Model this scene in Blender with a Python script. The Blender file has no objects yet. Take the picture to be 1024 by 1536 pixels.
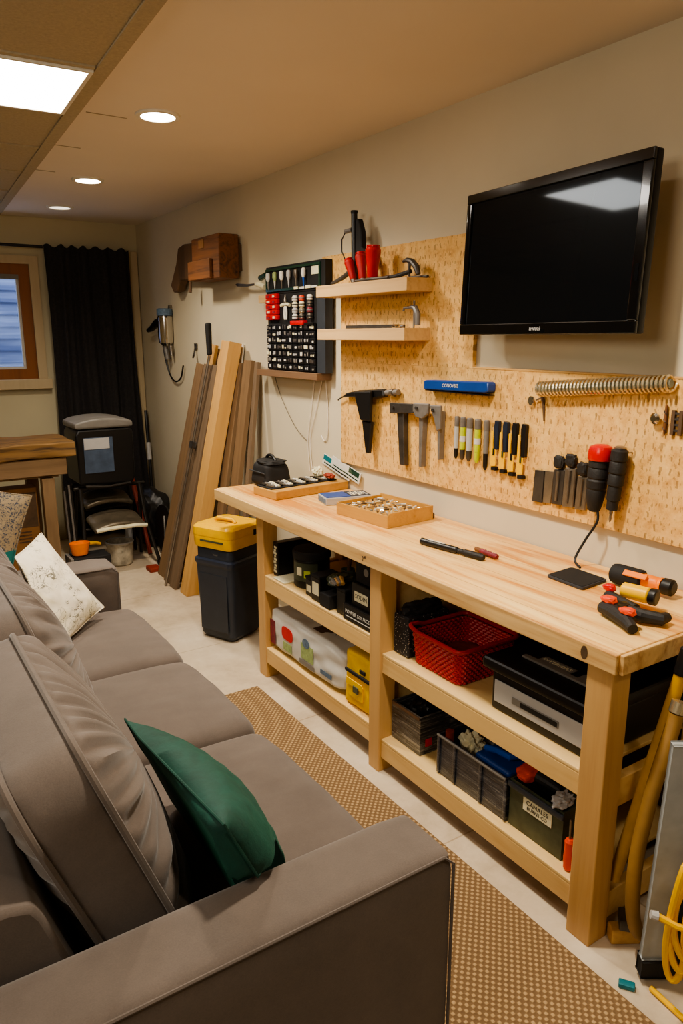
import bpy, bmesh, math, random
from mathutils import Vector, Matrix, noise
R = math.radians
rnd = random.Random(7)
scene = bpy.context.scene
COL = scene.collection

# ------------------------------------------------------------------ mesh builder
class B:
    def __init__(self):
        self.bm = bmesh.new()
    def _bev(self, verts, bev, seg):
        if bev > 0:
            es = list({e for v in verts for e in v.link_edges})
            bmesh.ops.bevel(self.bm, geom=es, offset=bev, segments=seg, profile=0.5, affect='EDGES', clamp_overlap=True)
    def box(self, x0, x1, y0, y1, z0, z1, bev=0.0, seg=2, mi=0, M=None):
        r = bmesh.ops.create_cube(self.bm, size=1.0)
        for v in r['verts']:
            v.co = Vector(((x0+x1)/2+v.co.x*(x1-x0), (y0+y1)/2+v.co.y*(y1-y0), (z0+z1)/2+v.co.z*(z1-z0)))
            if M is not None: v.co = M @ v.co
        fs = {f for v in r['verts'] for f in v.link_faces}
        for f in fs: f.material_index = mi
        self._bev(r['verts'], bev, seg)
        return self
    def rings(self, rings, cap0=True, cap1=True, closed=False, mi=0, loop=False):
        bm = self.bm
        vs = [[bm.verts.new(p) for p in ring] for ring in rings]
        n = len(vs[0])
        pairs = list(zip(vs[:-1], vs[1:]))
        if loop: pairs.append((vs[-1], vs[0]))
        for a, b in pairs:
            for i in range(n):
                j = (i+1) % n
                try:
                    f = bm.faces.new((a[i], a[j], b[j], b[i])); f.material_index = mi
                except ValueError: pass
        if not loop:
            if cap0: f = bm.faces.new(list(reversed(vs[0]))); f.material_index = mi
            if cap1: f = bm.faces.new(vs[-1]); f.material_index = mi
        return self
    def lathe(self, base, axis, prof, n=20, mi=0):
        base = Vector(base); ax = Vector(axis).normalized()
        u = ax.orthogonal().normalized(); w = ax.cross(u)
        self.rings([[base+ax*h+(u*math.cos(2*math.pi*i/n)+w*math.sin(2*math.pi*i/n))*max(r, 1e-4) for i in range(n)] for r, h in prof], mi=mi)
        return self
    def cyl(self, p0, p1, r0, r1=None, n=16, mi=0):
        p0 = Vector(p0); p1 = Vector(p1)
        return self.lathe(p0, p1-p0, [(r0, 0), (r0 if r1 is None else r1, (p1-p0).length)], n, mi)
    def tube(self, pts, r, n=8, closed=False, mi=0, flat=1.0):
        pts = [Vector(p) for p in pts]; m = len(pts)
        rs = r if isinstance(r, (list, tuple)) else [r]*m
        rings = []; u = None
        for i, p in enumerate(pts):
            if closed: t = pts[(i+1) % m]-pts[i-1]
            else: t = pts[min(i+1, m-1)]-pts[max(i-1, 0)]
            if t.length < 1e-9: t = Vector((0, 0, 1))
            t.normalize()
            if u is None: u = t.orthogonal().normalized()
            else:
                u = u-t*u.dot(t)
                u = u.normalized() if u.length > 1e-6 else t.orthogonal().normalized()
            w = t.cross(u)
            rings.append([p+(u*math.cos(2*math.pi*k/n)+w*math.sin(2*math.pi*k/n)*flat)*rs[i] for k in range(n)])
        return self.rings(rings, loop=closed, mi=mi)
    def prism(self, poly, f, w0, w1, bev=0.0, seg=1, mi=0):
        bm = self.bm
        a = [bm.verts.new(f(u, v, w0)) for u, v in poly]; b = [bm.verts.new(f(u, v, w1)) for u, v in poly]
        n = len(a); fs = [bm.faces.new(list(reversed(a))), bm.faces.new(b)]
        for i in range(n):
            j = (i+1) % n; fs.append(bm.faces.new((a[i], a[j], b[j], b[i])))
        for q in fs: q.material_index = mi
        bmesh.ops.recalc_face_normals(bm, faces=fs)
        self._bev(a+b, bev, seg)
        return self
    def blob(self, c, s, n=10, amp=0.0, freq=4.0, p=1.0, seed=0, M=None, zmin=None, mi=0):
        # lumpy closed body, s = half sizes, p < 1 boxier
        c = Vector(c); bm = self.bm
        r = bmesh.ops.create_icosphere(bm, subdivisions=n if n < 6 else 4, radius=1.0)
        for v in r['verts']:
            d = v.co.normalized()
            q = Vector([math.copysign(abs(k)**p, k) for k in d])
            q *= 1+amp*noise.noise(d*freq+Vector((seed*3.1, seed*1.7, 0)))
            q = Vector((q.x*s[0], q.y*s[1], q.z*s[2]))
            if M is not None: q = M @ q
            q = c+q
            if zmin is not None and q.z < zmin: q.z = zmin
            v.co = q
        for v in r['verts']:
            for f in v.link_faces: f.material_index = mi
        return self

def rbox_pts(n, hx, hy, hz, r, fn=None):
    # rounded box as six grids welded; returns bmesh
    b = bmesh.new()
    def coord(k, h):
        # n cells: concentrate some at the rims
        return k
    lin = []
    for i in range(n+1):
        t = -1+2*i/n
        lin.append(t)
    for axis in range(3):
        for sg in (-1, 1):
            g = []
            for i in range(n+1):
                row = []
                for j in range(n+1):
                    p = [0, 0, 0]; p[axis] = sg; p[(axis+1) % 3] = lin[i]; p[(axis+2) % 3] = lin[j]
                    q = Vector((p[0]*hx, p[1]*hy, p[2]*hz))
                    inner = Vector((max(-hx+r, min(hx-r, q.x)), max(-hy+r, min(hy-r, q.y)), max(-hz+r, min(hz-r, q.z))))
                    d = q-inner
                    q2 = inner+d.normalized()*r if d.length > 1e-9 else q
                    row.append(b.verts.new(q2))
                g.append(row)
            for i in range(n):
                for j in range(n):
                    f = (g[i][j], g[i+1][j], g[i+1][j+1], g[i][j+1])
                    b.faces.new(f if sg > 0 else tuple(reversed(f)))
    bmesh.ops.remove_doubles(b, verts=b.verts, dist=1e-5)
    if fn:
        for v in b.verts: v.co = fn(v.co.copy(), hx, hy, hz)
    bmesh.ops.recalc_face_normals(b, faces=b.faces)
    return b

WLOC = {}
def finish(bm, name, mats, smooth=True, ang=28):
    bmesh.ops.recalc_face_normals(bm, faces=bm.faces)
    me = bpy.data.meshes.new(name)
    if smooth:
        for f in bm.faces: f.smooth = True
        lim = R(ang)
        for e in bm.edges:
            if len(e.link_faces) != 2: continue
            a = e.calc_face_angle(0); f0, f1 = (f.calc_area() for f in e.link_faces)
            if a > lim or (a > .12 and max(f0, f1) > 9*min(f0, f1)+1e-5): e.smooth = False
    bm.to_mesh(me); bm.free()
    for m in (mats if isinstance(mats, (list, tuple)) else [mats]): me.materials.append(m)
    return me

def root(name, label, cat, loc=(0, 0, 0), group=None):
    o = bpy.data.objects.new(name, None); COL.objects.link(o)
    o.location = loc; o.empty_display_size = 0.05
    o['label'] = label; o['category'] = cat
    if group: o['group'] = group
    WLOC[o.name] = Vector(loc)
    return o

def part(name, b, mats, parent, label=None, smooth=True, ang=28):
    bm = b.bm if isinstance(b, B) else b
    off = WLOC[parent.name]
    for v in bm.verts: v.co -= off
    o = bpy.data.objects.new(name, finish(bm, name, mats, smooth, ang)); COL.objects.link(o)
    o.parent = parent; WLOC[o.name] = off.copy()
    if label: o['label'] = label
    return o

def single(name, b, mats, label, cat, group=None, smooth=True, kind=None, M=None, ang=28):
    # a thing that is one mesh; world coordinates unless M gives its own frame
    bm = b.bm if isinstance(b, B) else b
    if M is None:
        vs = [v.co for v in bm.verts]
        c = Vector(((min(v.x for v in vs)+max(v.x for v in vs))/2, (min(v.y for v in vs)+max(v.y for v in vs))/2, min(v.z for v in vs)))
        for v in bm.verts: v.co -= c
        M = Matrix.Translation(c)
    o = bpy.data.objects.new(name, finish(bm, name, mats, smooth, ang)); COL.objects.link(o)
    o.matrix_world = M
    if kind: o['kind'] = kind
    if label:
        o['label'] = label; o['category'] = cat
    if group: o['group'] = group
    return o

def struct(name, b, mats, parent=None, smooth=False):
    bm = b.bm if isinstance(b, B) else b
    o = bpy.data.objects.new(name, finish(bm, name, mats, smooth)); COL.objects.link(o)
    if parent: o.parent = parent
    o['kind'] = 'structure'
    WLOC[o.name] = Vector((0, 0, 0))
    return o

def dup(o, loc=None, label=None, group=None, mat=None, parent=None, turn=None):
    c = o.copy(); COL.objects.link(c)
    if parent is not None: c.parent = parent
    if loc is not None: c.location = loc
    if turn is not None: c.rotation_euler = turn
    if label: c['label'] = label
    if group: c['group'] = group
    for ch in list(o.children): dup(ch, parent=c)
    return c

def text_bm(s, size, M, depth=0.0004, xs=1.0):
    cu = bpy.data.curves.new('lettering', 'FONT'); cu.body = s; cu.size = size; cu.extrude = depth
    cu.align_x = 'CENTER'; cu.align_y = 'CENTER'; cu.resolution_u = 2
    ob = bpy.data.objects.new('lettering', cu); COL.objects.link(ob)
    dg = bpy.context.evaluated_depsgraph_get(); dg.update()
    me = bpy.data.meshes.new_from_object(ob.evaluated_get(dg))
    bm = bmesh.new(); bm.from_mesh(me)
    for v in bm.verts: v.co = M @ Vector((v.co.x*xs, v.co.y, v.co.z))
    bpy.data.objects.remove(ob); bpy.data.curves.remove(cu); bpy.data.meshes.remove(me)
    return bm

def frame(o, u, v, w=None):
    # matrix with columns u, v, w and origin o
    u = Vector(u).normalized(); v = Vector(v); v = (v-u*v.dot(u)).normalized(); w = u.cross(v)
    M = Matrix.Identity(4)
    for i in range(3): M[i][0] = u[i]; M[i][1] = v[i]; M[i][2] = w[i]; M[i][3] = o[i]
    return M

# ------------------------------------------------------------------ materials
def srgb(r, g, b):
    f = lambda c: (c/255/12.92) if c/255 <= 0.04045 else ((c/255+0.055)/1.055)**2.4
    return (f(r), f(g), f(b), 1)

class NT:
    def __init__(self, name):
        self.m = bpy.data.materials.new(name); self.m.use_nodes = True
        self.t = self.m.node_tree; self.p = self.t.nodes['Principled BSDF']
        self.tc = None
    def n(self, typ, **kw):
        d = self.t.nodes.new(typ)
        for k, v in kw.items():
            if k.startswith('_'): setattr(d, k[1:], v)
        for k, v in kw.items():
            if k.startswith('_'): continue
            key = int(k[1:]) if k[0] == 'i' and k[1:].isdigit() else k.replace('__', ' ')
            s = d.inputs[key]
            if isinstance(v, bpy.types.NodeSocket): self.t.links.new(v, s)
            else: s.default_value = v
        return d
    def obj(self, scale=None, rot=None, gen=False):
        if self.tc is None: self.tc = self.t.nodes.new('ShaderNodeTexCoord')
        o = self.tc.outputs['Object']
        if scale is None and rot is None: return o
        return self.n('ShaderNodeMapping', Vector=o, Scale=scale or (1, 1, 1), Rotation=rot or (0, 0, 0)).outputs[0]
    def noise(self, vec, scale=5, detail=4, rough=0.5, dist=0.0):
        return self.n('ShaderNodeTexNoise', Vector=vec, Scale=scale, Detail=detail, Roughness=rough, Distortion=dist).outputs['Fac']
    def math(self, op, a, b=0.0, c=0.0, clamp=False):
        return self.n('ShaderNodeMath', _operation=op, _use_clamp=clamp, i0=a, i1=b, i2=c).outputs[0]
    def mix(self, f, a, b, typ='MIX'):
        d = self.n('ShaderNodeMix', _data_type='RGBA', _blend_type=typ)
        for i, v in ((0, f), (6, a), (7, b)):
            if isinstance(v, bpy.types.NodeSocket): self.t.links.new(v, d.inputs[i])
            else: d.inputs[i].default_value = v
        return d.outputs[2]
    def ramp(self, f, stops):
        d = self.n('ShaderNodeValToRGB', Fac=f); e = d.color_ramp.elements
        while len(e) < len(stops): e.new(0.5)
        for k, (p, c) in zip(e, stops): k.position = p; k.color = c
        return d.outputs[0]
    def set(self, **kw):
        for k, v in kw.items():
            s = self.p.inputs[k.replace('__', ' ')]
            if isinstance(v, bpy.types.NodeSocket): self.t.links.new(v, s)
            else: s.default_value = v
        return self
    def bump(self, h, strength=0.3, dist=0.002):
        b = self.n('ShaderNodeBump', Height=h, Strength=strength, Distance=dist)
        self.t.links.new(b.outputs[0], self.p.inputs['Normal'])
        return self

def sc(c, k): return (min(c[0]*k, 1), min(c[1]*k, 1), min(c[2]*k, 1), 1)

def plain(name, rgb, rough=0.5, metal=0.0, var=0.12, scale=14, bump=0.0, bscale=80, **kw):
    t = NT(name); c = srgb(*rgb)
    f = t.noise(t.obj(), scale, 4, 0.6)
    t.set(Base__Color=t.ramp(f, [(0.3, sc(c, 1-var)), (0.7, sc(c, 1+var))]), Roughness=rough, Metallic=metal, **kw)
    if bump: t.bump(t.noise(t.obj(), bscale, 3, 0.6), bump, 0.003)
    return t.m

def wood(name, light, dark, axis='y', rough=0.5, knots=True, scale=1.0, ring=(0.25, 0.8), planks=0.0):
    t = NT(name); a = srgb(*light); d = srgb(*dark)
    s = {'x': (0.9, 14, 14), 'y': (14, 0.9, 14), 'z': (14, 14, 0.9)}[axis]
    s = tuple(k*scale for k in s)
    v = t.obj(s)
    g = t.noise(v, 1.0, 6, 0.6, 1.4)
    fine = t.noise(t.obj(tuple(k*5 for k in s)), 1.0, 3, 0.6)
    g2 = t.math('ADD', t.math('MULTIPLY', g, 0.75), t.math('MULTIPLY', fine, 0.25))
    col = t.ramp(g2, [(ring[0], d), (0.5, tuple((a[i]*0.7+d[i]*0.3) for i in range(3))+(1,)), (ring[1], a)])
    big = t.noise(t.obj(), 2.2, 2, 0.5)
    col = t.mix(t.math('MULTIPLY', big, 0.35), col, sc(d, 1.0))
    if knots:
        ks = {'x': (2.2, 7, 7), 'y': (7, 2.2, 7), 'z': (7, 7, 2.2)}[axis]
        vo = t.n('ShaderNodeTexVoronoi', Vector=t.obj(ks), Scale=1.0, Randomness=1.0)
        sel = t.n('ShaderNodeSeparateColor', Color=vo.outputs['Color']).outputs[0]
        k = t.math('MULTIPLY', t.math('LESS_THAN', sel, 0.28), t.math('SUBTRACT', 1.0, t.math('MULTIPLY', vo.outputs['Distance'], 6.5), clamp=True), clamp=True)
        col = t.mix(k, col, sc(d, 0.32))
    if planks:
        # faint joints between glued boards
        sx = t.n('ShaderNodeSeparateXYZ', Vector=t.obj()).outputs[0]
        fr = t.math('FRACT', t.math('DIVIDE', sx, planks))
        ln = t.math('LESS_THAN', t.math('ABSOLUTE', t.math('SUBTRACT', fr, 0.5)), 0.012)
        col = t.mix(t.math('MULTIPLY', ln, 0.5), col, sc(d, 0.5))
        idn = t.n('ShaderNodeTexWhiteNoise', _noise_dimensions='1D', W=t.math('FLOOR', t.math('ADD', t.math('DIVIDE', sx, planks), 0.5))).outputs['Value']
        col = t.mix(t.math('MULTIPLY', idn, 0.35), col, d)
    t.set(Base__Color=col, Roughness=rough)
    t.bump(g2, 0.12, 0.002)
    return t.m

def emit(name, col, strength):
    t = NT(name)
    t.set(Base__Color=col, Emission__Color=col, Emission__Strength=strength)
    return t.m

MT = {}
def build_materials():
    m = MT
    # wall paint: warm beige with a faint roller texture
    for nm, c in (('wall', (204, 192, 166)), ('wall_b', (192, 182, 152))):
        t = NT(nm+'_paint'); f = t.noise(t.obj(), 1.3, 4, 0.6); c = srgb(*c)
        t.set(Base__Color=t.ramp(f, [(0.3, sc(c, 0.93)), (0.75, sc(c, 1.05))]), Roughness=0.75).bump(t.noise(t.obj(), 120, 3, 0.6), 0.08, 0.002)
        m[nm] = t.m
    t = NT('ceiling_paint'); c = srgb(222, 212, 198); f = t.noise(t.obj(), 1.0, 3)
    t.set(Base__Color=t.ramp(f, [(0.3, sc(c, 0.95)), (0.7, sc(c, 1.04))]), Roughness=0.85).bump(t.noise(t.obj(), 60, 3), 0.06, 0.002); m['ceil'] = t.m
    t = NT('ceiling_tile'); c = srgb(176, 164, 140); f = t.noise(t.obj(), 90, 4, 0.7)
    t.set(Base__Color=t.ramp(f, [(0.3, sc(c, 0.85)), (0.7, sc(c, 1.05))]), Roughness=0.9).bump(f, 0.3, 0.003); m['tile'] = t.m
    # concrete floor with large square joints
    t = NT('floor_concrete'); v = t.obj()
    n1 = t.noise(v, 2.2, 6, 0.62, 0.6); n2 = t.noise(v, 14, 5, 0.7)
    base = t.ramp(t.math('ADD', t.math('MULTIPLY', n1, 0.7), t.math('MULTIPLY', n2, 0.3)), [(0.28, srgb(168, 148, 122)), (0.5, srgb(204, 186, 160)), (0.75, srgb(226, 212, 190))])
    br = t.n('ShaderNodeTexBrick', Vector=t.n('ShaderNodeMapping', Vector=v, Location=(0.12, 0.33, 0)).outputs[0], Color1=(1, 1, 1, 1), Color2=(0.96, 0.96, 0.96, 1), Mortar=(0.72, 0.67, 0.6, 1), Scale=1.0, Mortar__Size=0.003, Brick__Width=0.62, Row__Height=0.95)
    br.offset = 0.0
    t.set(Base__Color=t.mix(1.0, base, br.outputs['Color'], 'MULTIPLY'), Roughness=0.55).bump(n2, 0.08, 0.002); m['floor'] = t.m
    # woven rug
    t = NT('rug_weave'); v = t.obj()
    s = t.n('ShaderNodeSeparateXYZ', Vector=v)
    nz = t.noise(v, 60, 2)
    wob = t.math('MULTIPLY', nz, 0.004)
    P = 0.0225
    a = t.math('SINE', t.math('MULTIPLY', t.math('ADD', s.outputs[0], wob), 2*math.pi/P))
    b = t.math('SINE', t.math('MULTIPLY', t.math('ADD', s.outputs[1], wob), 2*math.pi/P))
    ab = t.math('MULTIPLY', a, b)
    f = t.n('ShaderNodeMapRange', Value=ab, i1=0.0, i2=0.6).outputs[0]
    big = t.noise(v, 5, 3)
    c = t.mix(f, srgb(120, 94, 64), srgb(204, 172, 124))
    c = t.mix(t.math('MULTIPLY', t.noise(v, 240, 2), 0.5), c, srgb(104, 80, 54))
    c = t.mix(t.math('MULTIPLY', big, 0.25), c, srgb(146, 114, 78))
    t.set(Base__Color=c, Roughness=0.95).bump(ab, 0.5, 0.003); m['rug'] = t.m
    # sofa cloth
    for nm, k in (('sofa', 1.0), ('sofa_pipe', 0.95)):
        t = NT(nm+'_fabric'); v = t.obj()
        f = t.noise(v, 7, 6, 0.72); f2 = t.noise(v, 320, 2, 0.7); c = srgb(98, 87, 79)
        fs = t.math('ADD', t.math('MULTIPLY', f, 0.65), t.math('MULTIPLY', f2, 0.35))
        t.set(Base__Color=t.ramp(fs, [(0.25, sc(c, 0.72*k)), (0.75, sc(c, 1.22*k))]), Roughness=0.92, Sheen__Weight=0.25, Sheen__Roughness=0.5)
        t.bump(t.math('ADD', t.math('MULTIPLY', f2, 0.4), t.math('MULTIPLY', t.noise(v, 22, 4), 0.6)), 0.25, 0.003); m[nm] = t.m
    t = NT('green_velvet'); v = t.obj(); f = t.noise(v, 16, 5, 0.65, 0.8); c = srgb(13, 60, 50)
    t.set(Base__Color=t.ramp(f, [(0.3, sc(c, 0.65)), (0.75, sc(c, 1.35))]), Roughness=0.75, Sheen__Weight=0.3, Sheen__Tint=srgb(60, 150, 120)).bump(t.noise(v, 30, 5, 0.6), 0.4, 0.006); m['green'] = t.m
    t = NT('floral_linen'); v = t.obj()
    l1 = t.math('ABSOLUTE', t.math('SUBTRACT', t.noise(v, 13, 2, 0.5, 1.6), 0.5)); l2 = t.math('ABSOLUTE', t.math('SUBTRACT', t.noise(t.obj((1, 1.4, 0.8), (0.5, 0.4, 0.9)), 21, 2, 0.5, 1.0), 0.5))
    ln = t.math('MAXIMUM', t.math('LESS_THAN', l1, 0.008), t.math('LESS_THAN', l2, 0.009))
    msk = t.n('ShaderNodeMapRange', Value=t.noise(v, 9, 2), i1=0.44, i2=0.52).outputs[0]
    c = t.mix(t.math('MULTIPLY', t.n('ShaderNodeMapRange', Value=t.noise(v, 11, 2, 0.5, 0.8), i1=0.55, i2=0.66).outputs[0], 0.35), srgb(226, 217, 196), srgb(188, 176, 130))
    c = t.mix(t.math('MULTIPLY', t.math('MULTIPLY', ln, msk), 0.85), c, srgb(84, 82, 66))
    t.set(Base__Color=c, Roughness=0.9).bump(t.noise(v, 300, 2), 0.15, 0.002); m['floral'] = t.m
    # pine boards by grain direction
    m['pine_y'] = wood('pine_top', (252, 222, 156), (206, 138, 62), 'y', 0.36, True, 0.6, (0.38, 0.6), planks=0.145)
    m['pine_edge'] = wood('pine_edge', (232, 198, 138), (168, 116, 62), 'y', 0.5, True, 0.7, (0.36, 0.64))
    m['pine_z'] = wood('pine_post', (216, 176, 118), (174, 128, 76), 'z', 0.5, False, 0.6)
    m['pine_rail'] = wood('pine_rail', (230, 196, 136), (204, 160, 98), 'y', 0.5, False)
    m['ply'] = wood('birch_ply', (234, 204, 146), (212, 174, 112), 'y', 0.5, False)
    m['shelf_wood'] = wood('shelf_pine', (220, 186, 134), (178, 138, 90), 'y', 0.55, True)
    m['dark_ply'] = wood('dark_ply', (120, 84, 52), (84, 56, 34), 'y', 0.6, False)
    m['old_grey'] = wood('weathered_board', (136, 114, 90), (88, 72, 56), 'y', 0.7, True)
    m['old_brown'] = wood('brown_board', (140, 112, 80), (98, 76, 54), 'y', 0.7, True)
    m['post_pale'] = wood('pale_post', (222, 178, 112), (178, 130, 72), 'y', 0.55, True)
    m['rustic'] = wood('rustic_wood', (140, 88, 46), (52, 34, 22), 'y', 0.65, True, 0.9, (0.34, 0.66))
    m['rustic_dark'] = wood('rustic_dark_wood', (120, 90, 62), (58, 42, 28), 'z', 0.7, False, 0.7)
    m['slab'] = wood('rough_slab', (150, 112, 58), (46, 34, 24), 'x', 0.7, True, 1.2, (0.36, 0.72))
    m['table_wood'] = wood('table_wood', (142, 116, 84), (108, 84, 58), 'x', 0.7, False)
    m['table_leg'] = wood('table_leg_wood', (142, 116, 84), (108, 84, 58), 'z', 0.7, False)
    m['brown_ledge'] = wood('brown_ledge', (134, 104, 78), (98, 74, 54), 'y', 0.6, False)
    m['tray_wood'] = wood('tray_wood', (204, 160, 88), (158, 112, 54), 'y', 0.5, False, 1.2)
    m['window_wood'] = wood('window_wood', (150, 92, 44), (116, 66, 30), 'z', 0.45, False)
    m['trim'] = wood('painted_trim', (190, 172, 140), (176, 158, 126), 'z', 0.5, False)
    # cork-like pegboard with rows of dark ticks
    t = NT('pegboard_cork'); v = t.obj(); s = t.n('ShaderNodeSeparateXYZ', Vector=v)
    G = 0.031
    nz = t.noise(v, 16, 3)
    yy = t.math('DIVIDE', t.math('ADD', s.outputs[1], t.math('MULTIPLY', nz, 0.03)), G)
    zz = t.math('DIVIDE', t.math('ADD', s.outputs[2], t.math('MULTIPLY', t.noise(v, 20, 2), 0.02)), G*1.15)
    fy = t.math('ABSOLUTE', t.math('SUBTRACT', t.math('FRACT', yy), 0.5)); fz = t.math('ABSOLUTE', t.math('SUBTRACT', t.math('FRACT', zz), 0.5))
    cell = t.n('ShaderNodeCombineXYZ', X=t.math('FLOOR', yy), Y=t.math('FLOOR', zz))
    wn = t.n('ShaderNodeTexWhiteNoise', _noise_dimensions='3D', Vector=cell.outputs[0]).outputs['Value']
    mark = t.math('MULTIPLY', t.math('LESS_THAN', fy, t.math('ADD', 0.045, t.math('MULTIPLY', wn, 0.08))), t.math('LESS_THAN', fz, t.math('MULTIPLY', wn, 0.36)))
    base = t.ramp(t.noise(v, 28, 5, 0.65), [(0.3, srgb(196, 146, 80)), (0.5, srgb(222, 176, 106)), (0.75, srgb(232, 192, 126))])
    speck = t.math('LESS_THAN', t.noise(t.obj((1, 1, 0.45)), 95, 2, 0.5), 0.36)
    c = t.mix(t.math('MULTIPLY', speck, 0.45), base, srgb(120, 78, 34))
    c = t.mix(t.math('MULTIPLY', mark, 0.5), c, srgb(96, 60, 26))
    t.set(Base__Color=c, Roughness=0.7).bump(t.math('SUBTRACT', t.noise(v, 60, 3), t.math('MULTIPLY', mark, 0.8)), 0.4, 0.003); m['peg'] = t.m
    m['curtain'] = plain('curtain_cloth', (38, 35, 35), 0.95, var=0.35, scale=60, bump=0.2, bscale=300)
    P = plain
    m['black'] = P('black_plastic', (20, 19, 19), 0.42)
    m['black_m'] = P('black_matte', (26, 25, 25), 0.75, bump=0.1)
    m['blackg'] = P('black_gloss', (8, 8, 9), 0.12, Coat__Weight=0.5)
    t = NT('screen_glass'); t.set(Base__Color=srgb(11, 12, 14), Specular__IOR__Level=0.26, Roughness=0.05, Coat__Weight=0.10, Coat__Roughness=0.32, Specular__Tint=(0.8, 0.9, 1.0, 1), Coat__Tint=(0.6, 0.8, 1.0, 1)); m['screen'] = t.m
    m['rubber'] = P('grip_rubber', (30, 28, 27), 0.6, bump=0.4, bscale=160)
    m['char'] = P('charcoal_plastic', (52, 56, 62), 0.5)
    m['navy'] = P('bin_plastic', (42, 47, 56), 0.45)
    m['navy_top'] = P('bin_rim_plastic', (36, 44, 60), 0.35)
    m['yellow'] = P('yellow_plastic', (240, 186, 0), 0.38, var=0.06)
    m['yel_cloth'] = P('yellow_nylon', (232, 186, 10), 0.6, bump=0.2, var=0.1)
    m['yelpole'] = P('yellow_paint', (196, 146, 10), 0.45)
    m['red'] = P('red_plastic', (196, 16, 18), 0.3)
    m['redd'] = P('red_wicker', (176, 26, 24), 0.5, var=0.2)
    m['orange'] = P('orange_plastic', (242, 128, 8), 0.45)
    m['orange_red'] = P('orange_red_plastic', (226, 70, 30), 0.45)
    m['blue'] = P('blue_plastic', (20, 66, 140), 0.4)
    m['bluebr'] = P('bright_blue_plastic', (24, 84, 180), 0.45)
    m['teal'] = P('teal_plastic', (20, 110, 120), 0.5)
    m['lime'] = P('lime_plastic', (186, 200, 40), 0.5)
    m['white'] = P('white_plastic', (222, 218, 206), 0.5, var=0.06)
    m['paper'] = P('white_paper', (204, 201, 192), 0.7, var=0.06)
    m['greyl'] = P('light_grey_plastic', (176, 174, 172), 0.45, var=0.04)
    m['greym'] = P('mid_grey_plastic', (120, 116, 110), 0.5)
    m['steel'] = P('brushed_steel', (150, 142, 132), 0.35, 0.9, var=0.2)
    m['dsteel'] = P('dark_steel', (92, 88, 84), 0.45, 0.75, var=0.25, bump=0.15)
    m['alu'] = P('cast_aluminium', (130, 126, 122), 0.5, 0.5, var=0.2)
    m['chrome'] = P('chrome', (214, 210, 204), 0.15, 1.0, var=0.05)
    m['brass'] = P('wire_steel', (226, 212, 180), 0.25, 0.85)
    m['pipe_grey'] = P('grey_paint_bar', (160, 164, 164), 0.5)
    m['tan_hose'] = P('tan_hose', (156, 118, 62), 0.6)
    m['card'] = P('cardboard', (140, 98, 56), 0.8)
    m['cream'] = P('cream_label', (222, 214, 180), 0.7)
    m['olive'] = P('olive_plastic', (74, 78, 58), 0.4, var=0.3, scale=20)
    m['grip_grey'] = P('grey_grip', (110, 104, 98), 0.5)
    m['seat_metal'] = P('worn_metal_seat', (112, 102, 86), 0.4, 0.5, var=0.4, scale=10)
    m['blk_metal'] = P('black_tube_metal', (52, 48, 44), 0.35, 0.5)
    m['bluegrey'] = P('blue_grey_panel', (70, 84, 104), 0.4, var=0.25)
    m['bucket'] = P('paint_splashed_pail', (176, 166, 146), 0.6, var=0.45, scale=18)
    m['rust_red'] = P('rust_red', (140, 52, 32), 0.6)
    m['brownskin'] = P('brown_leather', (88, 66, 44), 0.7, var=0.3, bump=0.3)
    m['cord_w'] = P('white_cord', (218, 210, 196), 0.5)
    m['cord_g'] = P('grey_cord', (120, 110, 96), 0.5)
    m['cord_k'] = P('black_cord', (18, 18, 18), 0.5)
    m['decal_red'] = P('red_print', (200, 30, 40), 0.6)
    m['decal_green'] = P('green_print', (150, 168, 110), 0.6, var=0.3, scale=60)
    m['decal_blue'] = P('blue_print', (90, 110, 130), 0.6, var=0.3, scale=60)
    m['decal_maroon'] = P('maroon_print', (120, 40, 50), 0.6, var=0.4, scale=70)
    # cellophane wrapped dark carton
    t = NT('wrapped_carton'); v = t.obj()
    st = t.noise(t.obj((3, 3, 40)), 1.0, 6, 0.75, 2.5)
    t.set(Base__Color=t.ramp(st, [(0.36, srgb(34, 36, 40)), (0.52, srgb(78, 78, 78)), (0.64, srgb(140, 136, 128))]), Roughness=0.22, Coat__Weight=0.6).bump(st, 0.6, 0.004); m['wrap'] = t.m
    t = NT('wrapped_crate'); st = t.noise(t.obj((4, 4, 50)), 1.0, 6, 0.75, 2.0)
    t.set(Base__Color=t.ramp(st, [(0.38, srgb(28, 32, 42)), (0.55, srgb(62, 66, 76)), (0.66, srgb(128, 128, 124))]), Roughness=0.3, Coat__Weight=0.4).bump(st, 0.5, 0.004); m['wrap2'] = t.m
    t = NT('speckled_weave'); vo = t.n('ShaderNodeTexVoronoi', Vector=t.obj(), Scale=110.0)
    t.set(Base__Color=t.ramp(vo.outputs['Distance'], [(0.12, srgb(190, 186, 176)), (0.3, srgb(34, 34, 38))]), Roughness=0.6); m['speck'] = t.m
    t = NT('printed_cloth'); v = t.obj(); vo = t.n('ShaderNodeTexVoronoi', Vector=t.n('ShaderNodeVectorMath', _operation='ADD', i0=v, i1=t.n('ShaderNodeTexNoise', Vector=v, Scale=18.0, Detail=3.0).outputs['Color']).outputs[0], Scale=9.0)
    z = t.n('ShaderNodeSeparateXYZ', Vector=v).outputs[2]
    c = t.ramp(vo.outputs['Distance'], [(0.2, srgb(52, 60, 78)), (0.42, srgb(128, 116, 98)), (0.62, srgb(150, 132, 104))])
    c = t.mix(t.math('LESS_THAN', t.math('ADD', z, t.math('MULTIPLY', t.noise(v, 12, 3), 0.12)), 0.53), c, srgb(24, 108, 104))
    t.set(Base__Color=c, Roughness=0.85); m['print'] = t.m
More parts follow.
